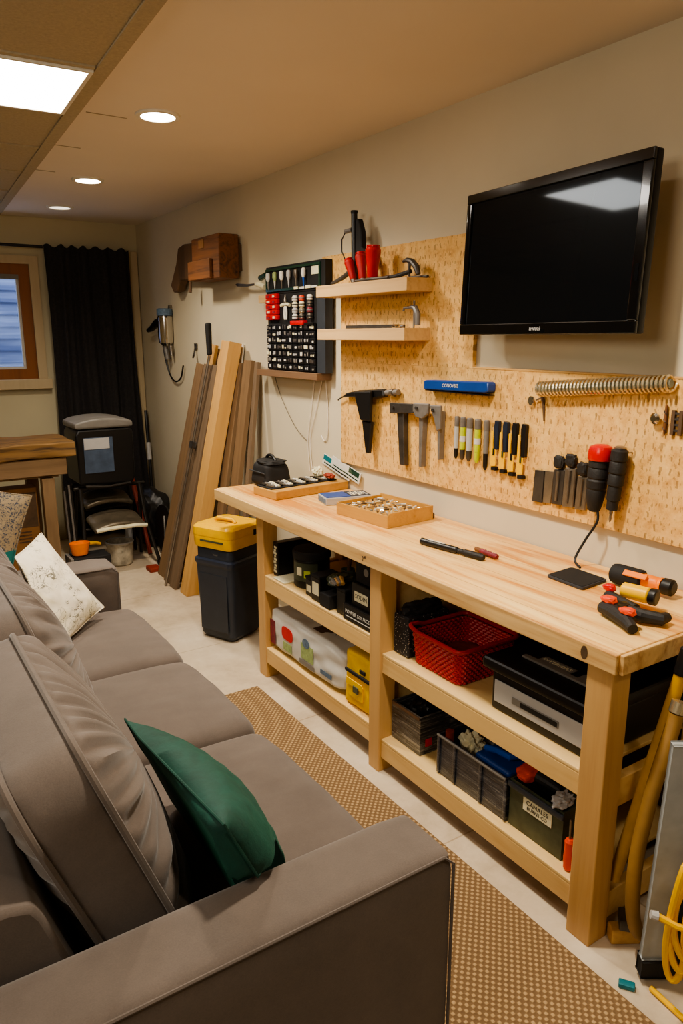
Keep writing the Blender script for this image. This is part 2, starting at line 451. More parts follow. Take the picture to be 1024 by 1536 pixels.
    # glass and exterior
    t = NT('window_glass'); t.set(Base__Color=(1, 1, 1, 1), Roughness=0.0, Transmission__Weight=1.0, IOR=1.02); m['glass'] = t.m
    t = NT('clear_tube'); t.set(Base__Color=srgb(190, 200, 190), Roughness=0.1, Transmission__Weight=0.6, IOR=1.3, Metallic=0.0); m['clear'] = t.m
    t = NT('green_acrylic'); t.set(Base__Color=srgb(40, 70, 56), Roughness=0.15, Transmission__Weight=0.15, Coat__Weight=0.5); m['gacr'] = t.m
    t = NT('lap_siding'); f = t.noise(t.obj((0.6, 1, 9)), 1.0, 3, 0.6, 0.3)
    t.set(Base__Color=t.ramp(f, [(0.35, srgb(96, 108, 142)), (0.65, srgb(166, 178, 206))]), Roughness=0.6); m['siding'] = t.m
    m['lamp'] = emit('troffer_lens', (1.0, 0.93, 0.84, 1), 9.0)
    m['lamp_far'] = emit('troffer_lens_far', (0.94, 0.96, 1.0, 1), 9.0)
    m['dl'] = emit('downlight_lens', (1.0, 0.9, 0.76, 1), 14.0)
    m['dl_dim'] = emit('downlight_lens_dim', (1.0, 0.9, 0.76, 1), 0.8)
build_materials()
m = MT

# ------------------------------------------------------------------ the room
WX, YB, CZ, XL, YF = 2.04, 6.11, 2.475, -2.7, -1.8
struct('floor', B().box(XL-.1, WX+.1, YF-.1, YB+.1, -.08, 0), m['floor'])
struct('wall_right', B().box(WX, WX+.1, YF-.1, YB+.1, 0, CZ+.2), m['wall'])
struct('wall_left', B().box(XL-.1, XL, YF-.1, YB+.1, 0, CZ+.2), m['wall_b'])
struct('wall_front', B().box(XL, WX, YF-.1, YF, 0, CZ+.2), m['wall_b'])
# rear wall with an opening for the window
wx0, wx1, wz0, wz1 = 0.34, 1.205, 1.30, 2.14
b = B()
b.box(XL, wx0, YB, YB+.1, 0, CZ+.2); b.box(wx1, WX, YB, YB+.1, 0, CZ+.2)
b.box(wx0, wx1, YB, YB+.1, 0, wz0); b.box(wx0, wx1, YB, YB+.1, wz1, CZ+.2)
struct('wall_back', b, m['wall_b'])
struct('ceiling', B().box(XL, WX, YF, YB, CZ, CZ+.15), m['ceil'])
# dropped tile field to the left of the plain ceiling: its rim line runs slightly askew
ux, uy = math.sin(R(3.3)), math.cos(R(3.3))
def cg(a, s, z): # a along the rim line, s to the left of it
    return Vector((0.815+a*ux-s*uy, 2.65+a*uy+s*ux, z))
b = B()
poly = [cg(-4.4, 0, 0), cg(3.48, 0, 0), cg(3.28, 3.55, 0), cg(-4.2, 3.4, 0)]
b.prism([(p.x, p.y) for p in poly], lambda u, v, w: Vector((u, v, w)), CZ-.006, CZ-.0005)
struct('ceiling_1', b, m['tile'])
k = 0
def bar(p, q, w):
    global k
    p = Vector(p); q = Vector(q); d = (q-p).normalized(); sd = Vector((-d.y, d.x, 0))*w/2
    bb = B(); pts = [p-sd, p+sd, q+sd, q-sd]
    bb.prism([(a.x, a.y) for a in pts], lambda u, v, z: Vector((u, v, z)), CZ-.0125, CZ-.0062)
    k += 1
    struct('trim_%d' % k, bb, m['tile'])
bar(cg(-4.4, 0.0, 0), cg(3.46, 0.0, 0), 0.05)
for s in (0.61, 1.22, 1.83, 2.44): bar(cg(-4.3, s, 0), cg(3.4, s, 0), 0.026)
for i in range(-6, 6):
    a = 0.01+i*0.6
    if a < 3.4: bar(cg(a, 0.03, 0), cg(a, 3.3, 0), 0.024)
# seams in the plain ceiling
for i, (y, xl) in enumerate(((3.2, .9), (3.8, .9), (4.4, .95))):
    struct('trim_%d' % (30+i), B().box(xl, xl+.16-.03*i, y, y+.006, CZ-.002, CZ), m['tile'])

# troffers (square lay-in panels)
def troffer(a0, s0, a1, s1, mat, label):
    c = cg((a0+a1)/2, (s0+s1)/2, CZ-.03)
    t = root('ceiling_light', label, 'ceiling light', c, None)
    f = B(); q = 0.014
    def lay(a, s, z): return cg(a, s, z)
    def slab(bb, A0, A1, S0, S1, z0, z1):
        bb.prism([(A0, S0), (A1, S0), (A1, S1), (A0, S1)], lambda u, v, w: cg(u, v, w), z0, z1)
    slab(f, a0, a1, s0, s0+q, CZ-.02, CZ-.0065); slab(f, a0, a1, s1-q, s1, CZ-.02, CZ-.0065)
    slab(f, a0, a0+q, s0+q, s1-q, CZ-.02, CZ-.0065); slab(f, a1-q, a1, s0+q, s1-q, CZ-.02, CZ-.0065)
    part('frame', f, m['white'], t)
    d = B(); slab(d, a0+q, a1-q, s0+q, s1-q, CZ-.015, CZ-.008); part('diffuser', d, mat, t)
troffer(0.025, 0.03, 0.57, 0.585, m['lamp'], 'bright square fluorescent panel set in the tile ceiling above the sofa')

# downlights
def downlight(x, y, mat, label, power):
    t = root('recessed_downlight', label, 'ceiling light', (x, y, CZ-.02), None)
    b = B()
    n = 32
    b.rings([[Vector((x+r*math.cos(2*math.pi*i/n), y+r*math.sin(2*math.pi*i/n), z)) for i in range(n)] for r, z in ((.088, CZ-.0005), (.086, CZ-.008), (.068, CZ-.01), (.066, CZ-.0005))], loop=True)
    part('trim_ring', b, m['white'], t)
    b = B(); b.cyl((x, y, CZ-.006), (x, y, CZ-.001), .0655, n=32); part('lens', b, mat, t)
    if power:
        l = bpy.data.lights.new('downlight_lamp', 'SPOT'); l.energy = power; l.color = (1, .89, .73); l.spot_size = R(150); l.spot_blend = 0.9; l.shadow_soft_size = 0.07
        o = bpy.data.objects.new('downlight_lamp', l); COL.objects.link(o); o.location = (x, y, CZ-.05)
DLW = 62
downlight(1.15, 3.09, m['dl'], 'lit round downlight nearest the workbench in the plain ceiling', DLW)
downlight(1.25, 4.51, m['dl'], 'lit round downlight in the ceiling between the hanging curtain and the nearer downlight', DLW*.55)
downlight(1.33, 5.53, m['dl_dim'], 'dim round downlight in the ceiling just before the black curtain', 0)
downlight(1.02, 1.40, m['dl'], 'round downlight in the ceiling in front of the wall television', DLW*1.1)
downlight(1.0, -0.25, m['dl'], 'round downlight in the ceiling past the near sofa arm', DLW*.22)

# window: casing, wooden sash, pane, neighbour siding outside
b = B()
b.box(wx0-.06, wx1+.065, YB-.022, YB-.0005, wz1, wz1+.06); b.box(wx0-.06, wx0, YB-.022, YB-.0005, wz0, wz1); b.box(wx1, wx1+.065, YB-.022, YB-.0005, wz0, wz1)
struct('trim_40', b, m['trim'])
struct('trim_41', B().box(wx0-.09, wx1+.09, YB-.06, YB-.0005, wz0-.075, wz0-.0005, .004), m['trim'])
wr = B(); q = .075
wr.box(wx0, wx1, YB+.0, YB+.06, wz1-q, wz1); wr.box(wx0, wx1, YB, YB+.06, wz0, wz0+q)
wr.box(wx0, wx0+q, YB, YB+.06, wz0+q, wz1-q); wr.box(wx1-q, wx1, YB, YB+.06, wz0+q, wz1-q)
win = struct('window_1', wr, m['window_wood'])
g = .018; a0, a1, c0, c1 = wx0+q, wx1-q, wz0+q, wz1-q
b = B(); b.box(a0, a1, YB+.02, YB+.05, c1-g, c1); b.box(a0, a1, YB+.02, YB+.05, c0, c0+g); b.box(a0, a0+g, YB+.02, YB+.05, c0+g, c1-g); b.box(a1-g, a1, YB+.02, YB+.05, c0+g, c1-g)
struct('window_frame', b, m['paper'], win)
struct('window_pane', B().box(a0+g, a1-g, YB+.034, YB+.038, c0+g, c1-g), m['glass'], win)
b = B(); b.box(a0, a1, YB+.002, YB+.018, c1-.035, c1-.0005); struct('window_headrail', b, m['greym'], win)
b = B()
for i in range(16):
    z = 1.0+i*.1
    b.prism([(0, z), (.018, z), (.002, z+.1), (0, z+.1)], lambda u, v, w: Vector((w, YB+.9-u, v)), -1.2, 2.4)
struct('exterior_siding', b, m['siding'])

# upright casing in the far corner
struct('trim_42', B().box(1.955, 2.03, YB-.025, YB-.0005, 0.0, 2.275, .003), m['trim'])

# curtain rod + curtain
t = root('curtain_rod', 'thin black curtain rod above the window', 'curtain rod', (.8, YB-.09, 2.26))
part('rod', B().cyl((-.0, YB-.09, 2.262), (1.30, YB-.09, 2.262), .011, n=12), m['black'], t)
part('bracket', B().box(.26, .28, YB-.1, YB-.0005, 2.25, 2.28), m['black'], t)
b = B(); NX, NZ = 110, 40
def curt(side):
    g = []
    for i in range(NX+1):
        u = i/NX; col = []
        for j in range(NZ+1):
            w = j/NZ; z = 2.275*(1-w)+.035*w
            x = 1.307+u*(.633)+u*w*.06-.0*w
            fold = .03*math.sin(u*2*math.pi*4.2+.4*w)+.016*math.sin(u*2*math.pi*9.3+1.2+w)
            fold *= .55+.45*min(1, w*3)
            top = .012*math.sin(u*2*math.pi*7)*(1 if w < .01 else 0)
            col.append(Vector((x+.01*math.sin(w*5+u*9), YB-.092+fold*.75+side*.0015-.012*w, z+top)))
        g.append(col)
    return g
g1, g2 = curt(-1), curt(1)
bm = b.bm
va = [[bm.verts.new(p) for p in c] for c in g1]; vb = [[bm.verts.new(p) for p in c] for c in g2]
for i in range(NX):
    for j in range(NZ):
        bm.faces.new((va[i][j], va[i][j+1], va[i+1][j+1], va[i+1][j])); bm.faces.new((vb[i][j], vb[i+1][j], vb[i+1][j+1], vb[i][j+1]))
for j in range(NZ):
    bm.faces.new((va[0][j], vb[0][j], vb[0][j+1], va[0][j+1])); bm.faces.new((va[NX][j], va[NX][j+1], vb[NX][j+1], vb[NX][j]))
for i in range(NX):
    bm.faces.new((va[i][0], va[i+1][0], vb[i+1][0], vb[i][0])); bm.faces.new((va[i][NZ], vb[i][NZ], vb[i+1][NZ], va[i+1][NZ]))
single('curtain', b, m['curtain'], 'long black curtain hanging from the rod beside the window', 'curtain', ang=70)

# rug
single('rug', B().box(-.9, 1.42, -1.2, 2.895, .0005, .011, .003), m['rug'], 'flat woven tan rug between sofa and workbench', 'rug')

# ------------------------------------------------------------------ sofa
SX1 = 0.885
sofa = root('sofa', 'long taupe grey fabric sofa with loose back cushions and piping', 'sofa', (.35, 2.15, .012))
AZ = .628
def arm(y0, y1):
    bm = rbox_pts(14, (SX1+.12)/2, (y1-y0)/2, (AZ-.02)/2, .032)
    for v in bm.verts:
        v.co += Vector(((SX1-.12)/2, (y0+y1)/2, (AZ+.02)/2))
        # plan-rounded front corner
        v.co.z += .002*noise.noise(v.co*5)
    return bm
for y0, y1 in ((.93, 1.108), (3.15, 3.36)):
    a = part('armrest', arm(y0, y1), m['sofa'], sofa)
    yo = y0 if y0 < 2 else y1
    # seam along the rim of the arm
    ys = y0+.006 if y0 < 2 else y0+.006
    b = B(); b.tube([(-.1, ys, AZ-.006), (.4, ys, AZ-.006), (SX1-.03, ys, AZ-.006), (SX1-.006, ys, AZ-.03), (SX1-.005, ys, .05)], .0035, 6)
    part('seam', b, m['sofa_pipe'], a)
part('base', B().box(-.1, SX1-.03, 1.109, 3.149, .03, .262, .012), m['sofa'], sofa)
for x in (-.05, .81):
    for y in (1.0, 3.28):
        part('foot', B().cyl((x, y, .0125), (x, y, .0195), .03, n=16), m['black'], sofa)
b = B(); b.prism([(-.118, .264), (.235, .264), (.235, .44), (.150, .70), (.135, .725), (.10, .735), (-.09, .735), (-.118, .71)], lambda u, v, w: Vector((u, w, v)), 1.112, 3.146, .01, 2)
part('back_frame', b, m['sofa'], sofa, ang=50)

def seat(y0, y1, seed):
    hx, hy, hz = (SX1+.045-.245)/2, (y1-y0)/2-.002, .088
    def fn(p, hx, hy, hz):
        u, v = p.x/hx, p.y/hy
        k = max(0, 1-u*u)*max(0, 1-v*v)
        q = p+Vector((.5, y0+seed, 0))
        if p.z > 0: p.z += .022*k**.6+.004*noise.noise(q*6)+.0025*noise.noise(Vector((q.x*9, q.y*22, seed)))
        if u > .8: p.x += .012*(1-v*v)
        return p
    bm = rbox_pts(34, hx, hy, hz, .055, fn)
    for v in bm.verts: v.co += Vector((.245+hx, (y0+y1)/2, .353))
    return bm
for i, (y0, y1) in enumerate(((1.111, 1.885), (1.885, 2.49), (2.49, 3.147))):
    part('seat_cushion', seat(y0, y1, i*1.7), m['sofa'], sofa)

def back_cushion(y0, y1, z0, h, xf, lean, th, bulge, seed, yaw=0.0):
    # boxed cushion: piped front and rear rims around a plain strip, domed panels
    w = (y1-y0)/2; hh = h/2; rc = .10
    out = []
    segs = 12
    N = 44
    def rr(u_n):
        pass
    pts = []
    def side(p, q, n):
        for i in range(n): pts.append((p[0]+(q[0]-p[0])*i/n, p[1]+(q[1]-p[1])*i/n))
    def corner(cx, cy, a0):
        for i in range(segs): a = a0+math.pi/2*i/segs; pts.append((cx+rc*math.cos(a), cy+rc*math.sin(a)))
    side((w, -hh+rc), (w, hh-rc), N); corner(w-rc, hh-rc, 0)
    side((w-rc, hh), (-w+rc, hh), N); corner(-w+rc, hh-rc, math.pi/2)
    side((-w, hh-rc), (-w, -hh+rc), N); corner(-w+rc, -hh+rc, math.pi)
    side((-w+rc, -hh), (w-rc, -hh), N); corner(w-rc, -hh+rc, 1.5*math.pi)
    n = len(pts)
    M = Matrix.Translation((xf, (y0+y1)/2, z0)) @ Matrix.Rotation(yaw, 4, 'Z') @ Matrix.Rotation(-lean, 4, 'Y')
    def P(u, v, t):   # u along y, v up, t outward to the front
        return M @ Vector((t, u, v+hh))
    per = 0; L = [0]
    for i in range(n):
        L.append(L[-1]+math.dist(pts[i], pts[(i+1) % n]))
    def fold(i, s):
        a = L[i]*105
        return (math.sin(a+3*noise.noise(Vector((L[i]*5, seed, 0))))*.5+noise.noise(Vector((L[i]*24, s*3, seed+4))))*math.exp(-(1-s)*3.0)*(1-math.exp(-(1-s)*22))
    rings = []
    for s in (0.02, .15, .3, .45, .58, .69, .78, .85, .90, .94, .97, 1.0):
        rings.append([P(u*s, v*s, -th-bulge*.55*(1-s**2.2)**.8+.012*fold(i, s)) for i, (u, v) in enumerate(pts)])
    for t in (.25, .5, .75):
        rings.append([P(u*(1+.016*math.sin(t*math.pi)+.004*noise.noise(Vector((L[i]*9, t*2, seed)))), v*(1+.02*math.sin(t*math.pi)), -th*(1-t)) for i, (u, v) in enumerate(pts)])
    for s in (1.0, .97, .94, .90, .85, .78, .69, .58, .45, .3, .15, .02):
        rings.append([P(u*s, v*s-.02*(1-s*s), bulge*(1-s**2.4)**.75+.026*fold(i, s)+.006*noise.noise(Vector((u*s*7, v*s*7, seed)))*(1-s)) for i, (u, v) in enumerate(pts)])
    c = part('back_cushion', B().rings(rings), m['sofa'], sofa, ang=60)
    for t in (0, -th):
        b = B(); b.tube([P(u*1.006, v*1.006, t) for u, v in pts], .0072, 7, closed=True)
        part('piping', b, m['sofa_pipe'], c)
back_cushion(1.15, 1.862, .462, .50, .415, R(20.5), .125, .095, 1.3)
back_cushion(1.875, 2.485, .462, .50, .425, R(17), .125, .10, 5.1)
back_cushion(2.498, 3.125, .462, .47, .425, R(15), .125, .08, 9.7)

# loose cushions
def pillow(w, h, t, seed, n=44, pinch=.07, wr=.006, pw=.62):
    bm = bmesh.new(); S = {}
    for sg in (1, -1):
        for i in range(n+1):
            for j in range(n+1):
                u, v = -1+2*i/n, -1+2*j/n
                edge = i in (0, n) or j in (0, n)
                if sg < 0 and edge: S[(sg, i, j)] = S[(1, i, j)]; continue
                k = max(0, 1-u**2)**pw*max(0, 1-v**2)**pw
                x = u*w/2*(1-pinch*(1-u*u)*0-pinch*(1-(v*v))*(abs(u)**2)*1.0)
                y = v*h/2*(1-pinch*(1-(u*u))*(abs(v)**2))
                z = sg*t/2*k
                q = Vector((u*2.2, v*2.2, seed+sg))
                z += sg*wr*k**.5*(noise.noise(q*1.6)+.6*noise.noise(q*3.7))
                S[(sg, i, j)] = bm.verts.new((x, y, z))
    for sg in (1, -1):
        for i in range(n):
            for j in range(n):
                f = [S[(sg, i, j)], S[(sg, i+1, j)], S[(sg, i+1, j+1)], S[(sg, i, j+1)]]
                bm.faces.new(f if sg > 0 else f[::-1])
    rim = [S[(1, i, 0)] for i in range(n)]+[S[(1, n, j)] for j in range(n)]+[S[(1, i, n)] for i in range(n, 0, -1)]+[S[(1, 0, j)] for j in range(n, 0, -1)]
    return bm, [v.co.copy() for v in rim]

def place_pillow(name, label, mat, seam_mat, w, h, t, seed, M, fix=None, seam=True, pinch=.07, pw=.62):
    bm, rim = pillow(w, h, t, seed, pinch=pinch, pw=pw)
    def f(p):
        p = M @ p
        return fix(p) if fix else p
    for v in bm.verts: v.co = f(v.co)
    rim = [f(p) for p in rim]
    o = root(name, label, 'cushion', (M.translation.x, M.translation.y, min(v.co.z for v in bm.verts)))
    part('cover', bm, mat, o, ang=80)
    b = B(); b.tube(rim, .0028, 6, closed=True); part('seam', b, seam_mat, o)
    return o
def fix_green(p):
    if p.z < .650 and p.y < 1.138:
        # the pillow squashes against the corner of the arm
        dy, dz = p.y-1.0, p.z-.52
        ks = [k for k in ((.138/dy if dy > 1e-3 else None), (.13/dz if dz > 1e-3 else None)) if k]
        if ks: k = min(ks); p.y = 1.0+dy*k; p.z = .52+dz*k
        else: p.z = .65
    p.z = max(p.z, .489)
    xm = .415-(p.z-.462)*.374+.128
    if p.y > 1.09: p.x = max(p.x, xm)
    return p
Vg = Vector((-.37, -.36, .86)); Vg.normalize()
Mg = frame(Vector((.452, 1.30, .735))-Vg*.155+Vector((.004, -.02, 0)), (0.02, -1, .10), Vg)
place_pillow('throw_pillow', 'dark green velvet cushion leaning on the near back cushion', m['green'], m['green'], .57, .33, .215, 3.0, Mg, fix_green, pinch=.02, pw=.5)
T, Rr, Bq, Lq = Vector((.56, 3.085, .81)), Vector((.72, 2.97, .52)), Vector((.525, 2.76, .475)), Vector((.365, 2.875, .765))
def fix_fl(p):
    if p.z < .65: p.y = min(p.y, 3.132)
    p.z = max(p.z, .486)
    p.x = max(p.x, .425-(p.z-.462)*.268+.10)
    return p
cc = (T+Rr+Bq+Lq)/4
Mf = frame(cc, (T-Lq+Rr-Bq), (T-Rr+Lq-Bq))
place_pillow('throw_pillow', 'cream cushion with sketched botanical print leaning on the far sofa arm', m['floral'], m['floral'], .37, .40, .11, 8.0, Mf, fix_fl)

# ------------------------------------------------------------------ workbench
bx0, bx1 = 1.465, 2.034
bench = root('workbench', 'long pale pine workbench with open shelves below the pegboard', 'workbench', (1.75, 2.2, 0))
TZ = .868
tp = part('worktop', B().box(bx0+.012, bx1, 1.02, 3.42, TZ-.05, TZ, .004), m['pine_y'], bench)
part('front_apron', B().box(bx0, bx0+.0118, 1.02, 3.42, TZ-.056, TZ-.003, .003), m['pine_edge'], bench)
part('end_apron', B().box(bx0+.0125, bx1, 1.008, 1.0198, TZ-.056, TZ-.003, .003), m['pine_edge'], bench)
# knot and scribble on the front edge
b = B(); b.cyl((bx0-.0004, 1.115, TZ-.029), (bx0+.001, 1.115, TZ-.029), .011, n=14)
for v in b.bm.verts: v.co.z = TZ-.029+(v.co.z-TZ+.029)*1.7
part('wood_knot', b, m['brownskin'], bench)
b = B(); b.tube([(bx0-.0005, 2.10+dy, TZ-.03+dz) for dy, dz in ((0, -.012), (-.004, 0), (.004, .006), (-.01, .004), (-.016, .010), (-.022, .006), (-.014, .002), (-.012, .008))], .0011, 5)
part('pencil_mark', b, m['black_m'], bench)
LG = dict(bev=.003)
for (y0, y1, fx) in ((1.035, 1.112, 1.478), (2.02, 2.085, 1.488), (2.965, 3.035, 1.505)):
    part('leg', B().box(fx, fx+.075, y0, y1, 0, TZ-.0505, .003), m['pine_z'], bench)
    part('leg', B().box(1.945, 2.02, y0, y1, 0, TZ-.0505, .003), m['pine_z'], bench)
def bay(y0, y1, zs, fx):
    for z in zs:
        part('shelf_rail', B().box(fx, fx+.032, y0, y1, z-.078, z-.0125, .002), m['pine_rail'], bench)
        part('shelf_board', B().box(fx, 2.015, y0, y1, z-.0123, z, .0015), m['ply'], bench)
UL, LL, UR, LR = .525, .158, .487, .138
bay(2.086, 2.964, (UL, LL), 1.508)
bay(1.113, 2.019, (UR, LR), 1.5)
for z in (UR, LR):
    part('side_rail', B().box(1.555, 1.943, 1.04, 1.068, z-.085, z-.002, .002), m['pine_rail'], bench)
part('side_rail', B().box(1.582, 1.943, 3.0, 3.03, UL-.085, UL-.002, .002), m['pine_rail'], bench)
part('side_rail', B().box(1.582, 1.943, 3.0, 3.03, LL-.085, LL-.002, .002), m['pine_rail'], bench)
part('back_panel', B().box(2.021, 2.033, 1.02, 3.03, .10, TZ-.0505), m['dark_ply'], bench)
part('divider', B().box(1.57, 1.94, 2.045, 2.06, .06, TZ-.051), m['ply'], bench)

# ------------------------------------------------------------------ things on the bench shelves
def flat_text(name, s, size, M, mat, parent, xs=1.0):
    return part(name, text_bm(s, size, M, .0003, xs), mat, parent, smooth=False)
def face_mx(x, y, z):   # lettering on a face that looks towards -x (seen from the sofa): reads along -y
    return frame((x, y, z), (0, -1, 0), (0, 0, 1))
def face_my(x, y, z):   # on a face that looks towards -y
    return frame((x, y, z), (1, 0, 0), (0, 0, 1))
def top_m(x, y, z, a=0):  # lying on a top, reads along -y
    return frame((x, y, z), (math.sin(a), -math.cos(a), 0), (math.cos(a), math.sin(a), 0))

# upper left shelf -------------------------------------------------
e = .001
t = root('ring_binder', 'black upright case with a white printed spine, beside the end leg', 'binder', (1.66, 2.925, UL))
part('cover', B().box(1.545, 1.78, 2.90, 2.945, UL+e, UL+.165, .004), m['black'], t)
b = B()
for i in range(9):
    b.box(1.5425, 1.5448, 2.908+.006*(i % 2), 2.937-.004*(i % 3), UL+.02+.0145*i, UL+.03+.0145*i)
part('spine_print', b, m['cream'], t)
single('magazine', B().box(1.516, 1.72, 2.79, 2.895, UL+e, UL+.009, .002), m['cream'], 'thin pale magazine lying flat before the black upright case', 'magazine')

t = root('storage_canister', 'round black canister with a lime green dot on its label', 'canister', (1.62, 2.74, UL))
b = B(); b.lathe((1.63, 2.735, UL+e), (0, 0, 1), [(.078, 0), (.082, .006), (.082, .125), (.079, .13)], 32); part('body', b, m['black'], t)
b = B(); b.lathe((1.63, 2.735, UL+.132), (0, 0, 1), [(.086, 0), (.087, .004), (.087, .028), (.082, .036), (.03, .038)], 32); part('lid', b, m['black_m'], t)
def wrapdecal(c, r, a0, a1, z0, z1, n=10):
    b = B(); bm = b.bm
    lo, hi = [], []
    for i in range(n+1):
        a = a0+(a1-a0)*i/n
        x, y = c[0]+r*math.cos(a), c[1]+r*math.sin(a)
        lo.append(bm.verts.new((x, y, z0))); hi.append(bm.verts.new((x, y, z1)))
    for i in range(n): bm.faces.new((lo[i], lo[i+1], hi[i+1], hi[i]))
    return b
part('label', wrapdecal((1.63, 2.735), .0825, R(165), R(258), UL+.035, UL+.118), m['olive'], t, 'olive printed label')
part('dot', wrapdecal((1.63, 2.735), .0831, R(214), R(234), UL+.052, UL+.085), m['lime'], t, 'lime green square dot')
part('badge', wrapdecal((1.63, 2.735), .0831, R(186), R(206), UL+.06, UL+.098), m['cream'], t)

def small_box(name, label, x0, x1, y0, y1, z0, h, mats, tag=None, cat='box', group=None, lid=True):
    t = root(name, label, cat, ((x0+x1)/2, (y0+y1)/2, z0), group)
    part('body', B().box(x0, x1, y0, y1, z0+e, z0+h, .003), mats, t)
    if lid: part('lid', B().box(x0-.002, x1+.002, y0-.002, y1+.002, z0+h+.0003, z0+h+.012, .003), m['black_m'], t)
    if tag: part('label', B().box(x0-.0012, x0-.0002, *tag), m['cream'], t)
    return t
small_box('tool_battery', 'small black battery pack with a pale label next to the canister', 1.535, 1.62, 2.575, 2.63, UL, .075, m['black'], (2.585, 2.62, UL+.02, UL+.05), 'battery')
small_box('charger', 'black charger block with a bright white label, in front of the paintbrush', 1.525, 1.63, 2.495, 2.565, UL, .105, m['black'], (2.505, 2.555, UL+.03, UL+.085), 'charger')
# paint brush standing in a jar
t = root('glass_jar', 'dark glass jar holding the paintbrush on the upper shelf', 'jar', (1.69, 2.53, UL))
part('body', B().lathe((1.69, 2.53, UL+e), (0, 0, 1), [(.034, 0), (.038, .006), (.038, .09), (.030, .10), (.030, .115), (.027, .115), (.027, .10), (.034, .088), (.034, .008), (.0, .006)], 24), m['olive'], t)
t = root('paintbrush', 'brown handled paintbrush standing upright in the dark jar', 'paintbrush', (1.69, 2.53, UL+.02))
part('handle', B().tube([(1.69, 2.53, UL+.02), (1.688, 2.522, UL+.12), (1.682, 2.50, UL+.2), (1.679, 2.49, UL+.245)], [.006, .008, .013, .009], 10), m['rustic'], t)
part('ferrule', B().box(1.662, 1.696, 2.475, 2.50, UL+.246, UL+.268, .003), m['steel'], t)
# tangle of black straps and gloves
t = root('work_glove', 'crumpled dark work glove with pale fingers lying over the black boxes', 'glove', (1.60, 2.40, UL))
part('palm', B().blob((1.60, 2.445, UL+.108), (.055, .045, .026), 4, .35, 2.4, .8, 5), m['olive'], t)
for i in range(4):
    part('finger', B().tube([(1.575-.012*i, 2.425-.004*i, UL+.118), (1.55-.012*i, 2.375, UL+.142-.002*i), (1.535-.006*i, 2.335+.006*i, UL+.132-.002*i)], [.012, .011, .008], 8), m['grip_grey'] if i % 2 else m['tray_wood'], t)
small_box('tool_case', 'black open pouch below the crumpled glove', 1.515, 1.66, 2.405, 2.48, UL, .06, m['black_m'], None, 'pouch', lid=False)
small_box('speaker_box', 'plain black upright box between the glove and the stacked cartons', 1.53, 1.66, 2.312, 2.372, UL, .10, m['black'], None)
t = root('tool_case', 'flat black case with white lettering at the foot of the carton stack', 'case', (1.62, 2.21, UL))
part('body', B().box(1.515, 1.76, 2.096, 2.306, UL+e, UL+.068, .004), m['black'], t)
flat_text('lettering', 'POWER SOURCES', .022, face_mx(1.5145, 2.2, UL+.04), m['paper'], t, 1.0)
part('stripe', B().box(1.5140, 1.5148, 2.12, 2.285, UL+.02, UL+.023), m['paper'], t)
t = root('carton', 'black carton with a cream label, middle of the stack by the centre post', 'box', (1.65, 2.2, UL+.069))
part('body', B().box(1.53, 1.76, 2.10, 2.265, UL+.069, UL+.163, .003), m['black'], t)
part('label', B().box(1.5287, 1.5297, 2.155, 2.245, UL+.092, UL+.132), m['cream'], t)
flat_text('lettering', 'SODIN', .026, face_mx(1.5283, 2.2, UL+.112), m['black'], t)
t = root('carton', 'black carton with a brown lid edge, topmost of the stack by the centre post', 'box', (1.65, 2.2, UL+.164))
part('body', B().box(1.545, 1.78, 2.105, 2.26, UL+.1645, UL+.262, .003), m['black_m'], t)
part('lid', B().box(1.543, 1.782, 2.103, 2.262, UL+.2625, UL+.274, .003), m['brown_ledge'], t)
part('emblem', B().lathe((1.5445, 2.19, UL+.215), (-1, 0, 0), [(.016, 0), (.012, .001)], 16), m['greym'], t)

# lower left shelf -------------------------------------------------
t = root('paper_sack', 'white printed paper sack lying on the bottom shelf', 'sack', (1.66, 2.69, LL))
def sackfn(p, hx, hy, hz):
    u, v, w = p.x/hx, p.y/hy, p.z/hz
    p += Vector((.006*noise.noise(Vector((v*3, w*2, 1))), 0, .008*noise.noise(Vector((u*2, v*4, 3)))))
    if v < -.6: p.z *= 1-.22*((-v-.6)/.4)**2; p.x *= 1-.12*((-v-.6)/.4)**2
    return p
bm = rbox_pts(26, .112, .315, .094, .02, sackfn)
for v in bm.verts: v.co += Vector((1.642, 2.642, LL+.108))
part('body', bm, m['paper'], t, ang=60)
sx = 1.5265
part('maroon_print', B().box(sx, sx+.0012, 2.905, 2.955, LL+.03, LL+.15, .0005), m['decal_maroon'], t)
pts = [(2.79+.05*math.copysign(abs(math.cos(a))**.6, math.cos(a)), LL+.125+.032*math.copysign(abs(math.sin(a))**.6, math.sin(a))) for a in [2*math.pi*i/28 for i in range(28)]]
part('red_emblem', B().prism(pts, lambda u, v, w: Vector((w, u, v)), sx-.001, sx+.001), m['decal_red'], t, 'red oval emblem')
part('caption', B().box(sx, sx+.001, 2.75, 2.83, LL+.04, LL+.08), m['decal_green'], t)
part('green_print', B().box(sx, sx+.0012, 2.56, 2.665, LL+.06, LL+.135), m['decal_green'], t, 'green and blue picture print')
pts = [(2.62+.03*math.cos(a), LL+.14+.022*math.sin(a)) for a in [2*math.pi*i/20 for i in range(20)]]
part('blue_print', B().prism(pts, lambda u, v, w: Vector((w, u, v)), sx-.001, sx+.001), m['decal_blue'], t)
part('line_print', B().box(sx, sx+.001, 2.55, 2.68, LL+.03, LL+.052), m['greym'], t)
part('dark_patch', B().box(1.57, 1.72, 2.50, 2.63, LL+.196, LL+.203, .002), m['brownskin'], t)
part('line_print', B().box(sx, sx+.001, 2.41, 2.50, LL+.05, LL+.07), m['decal_blue'], t)

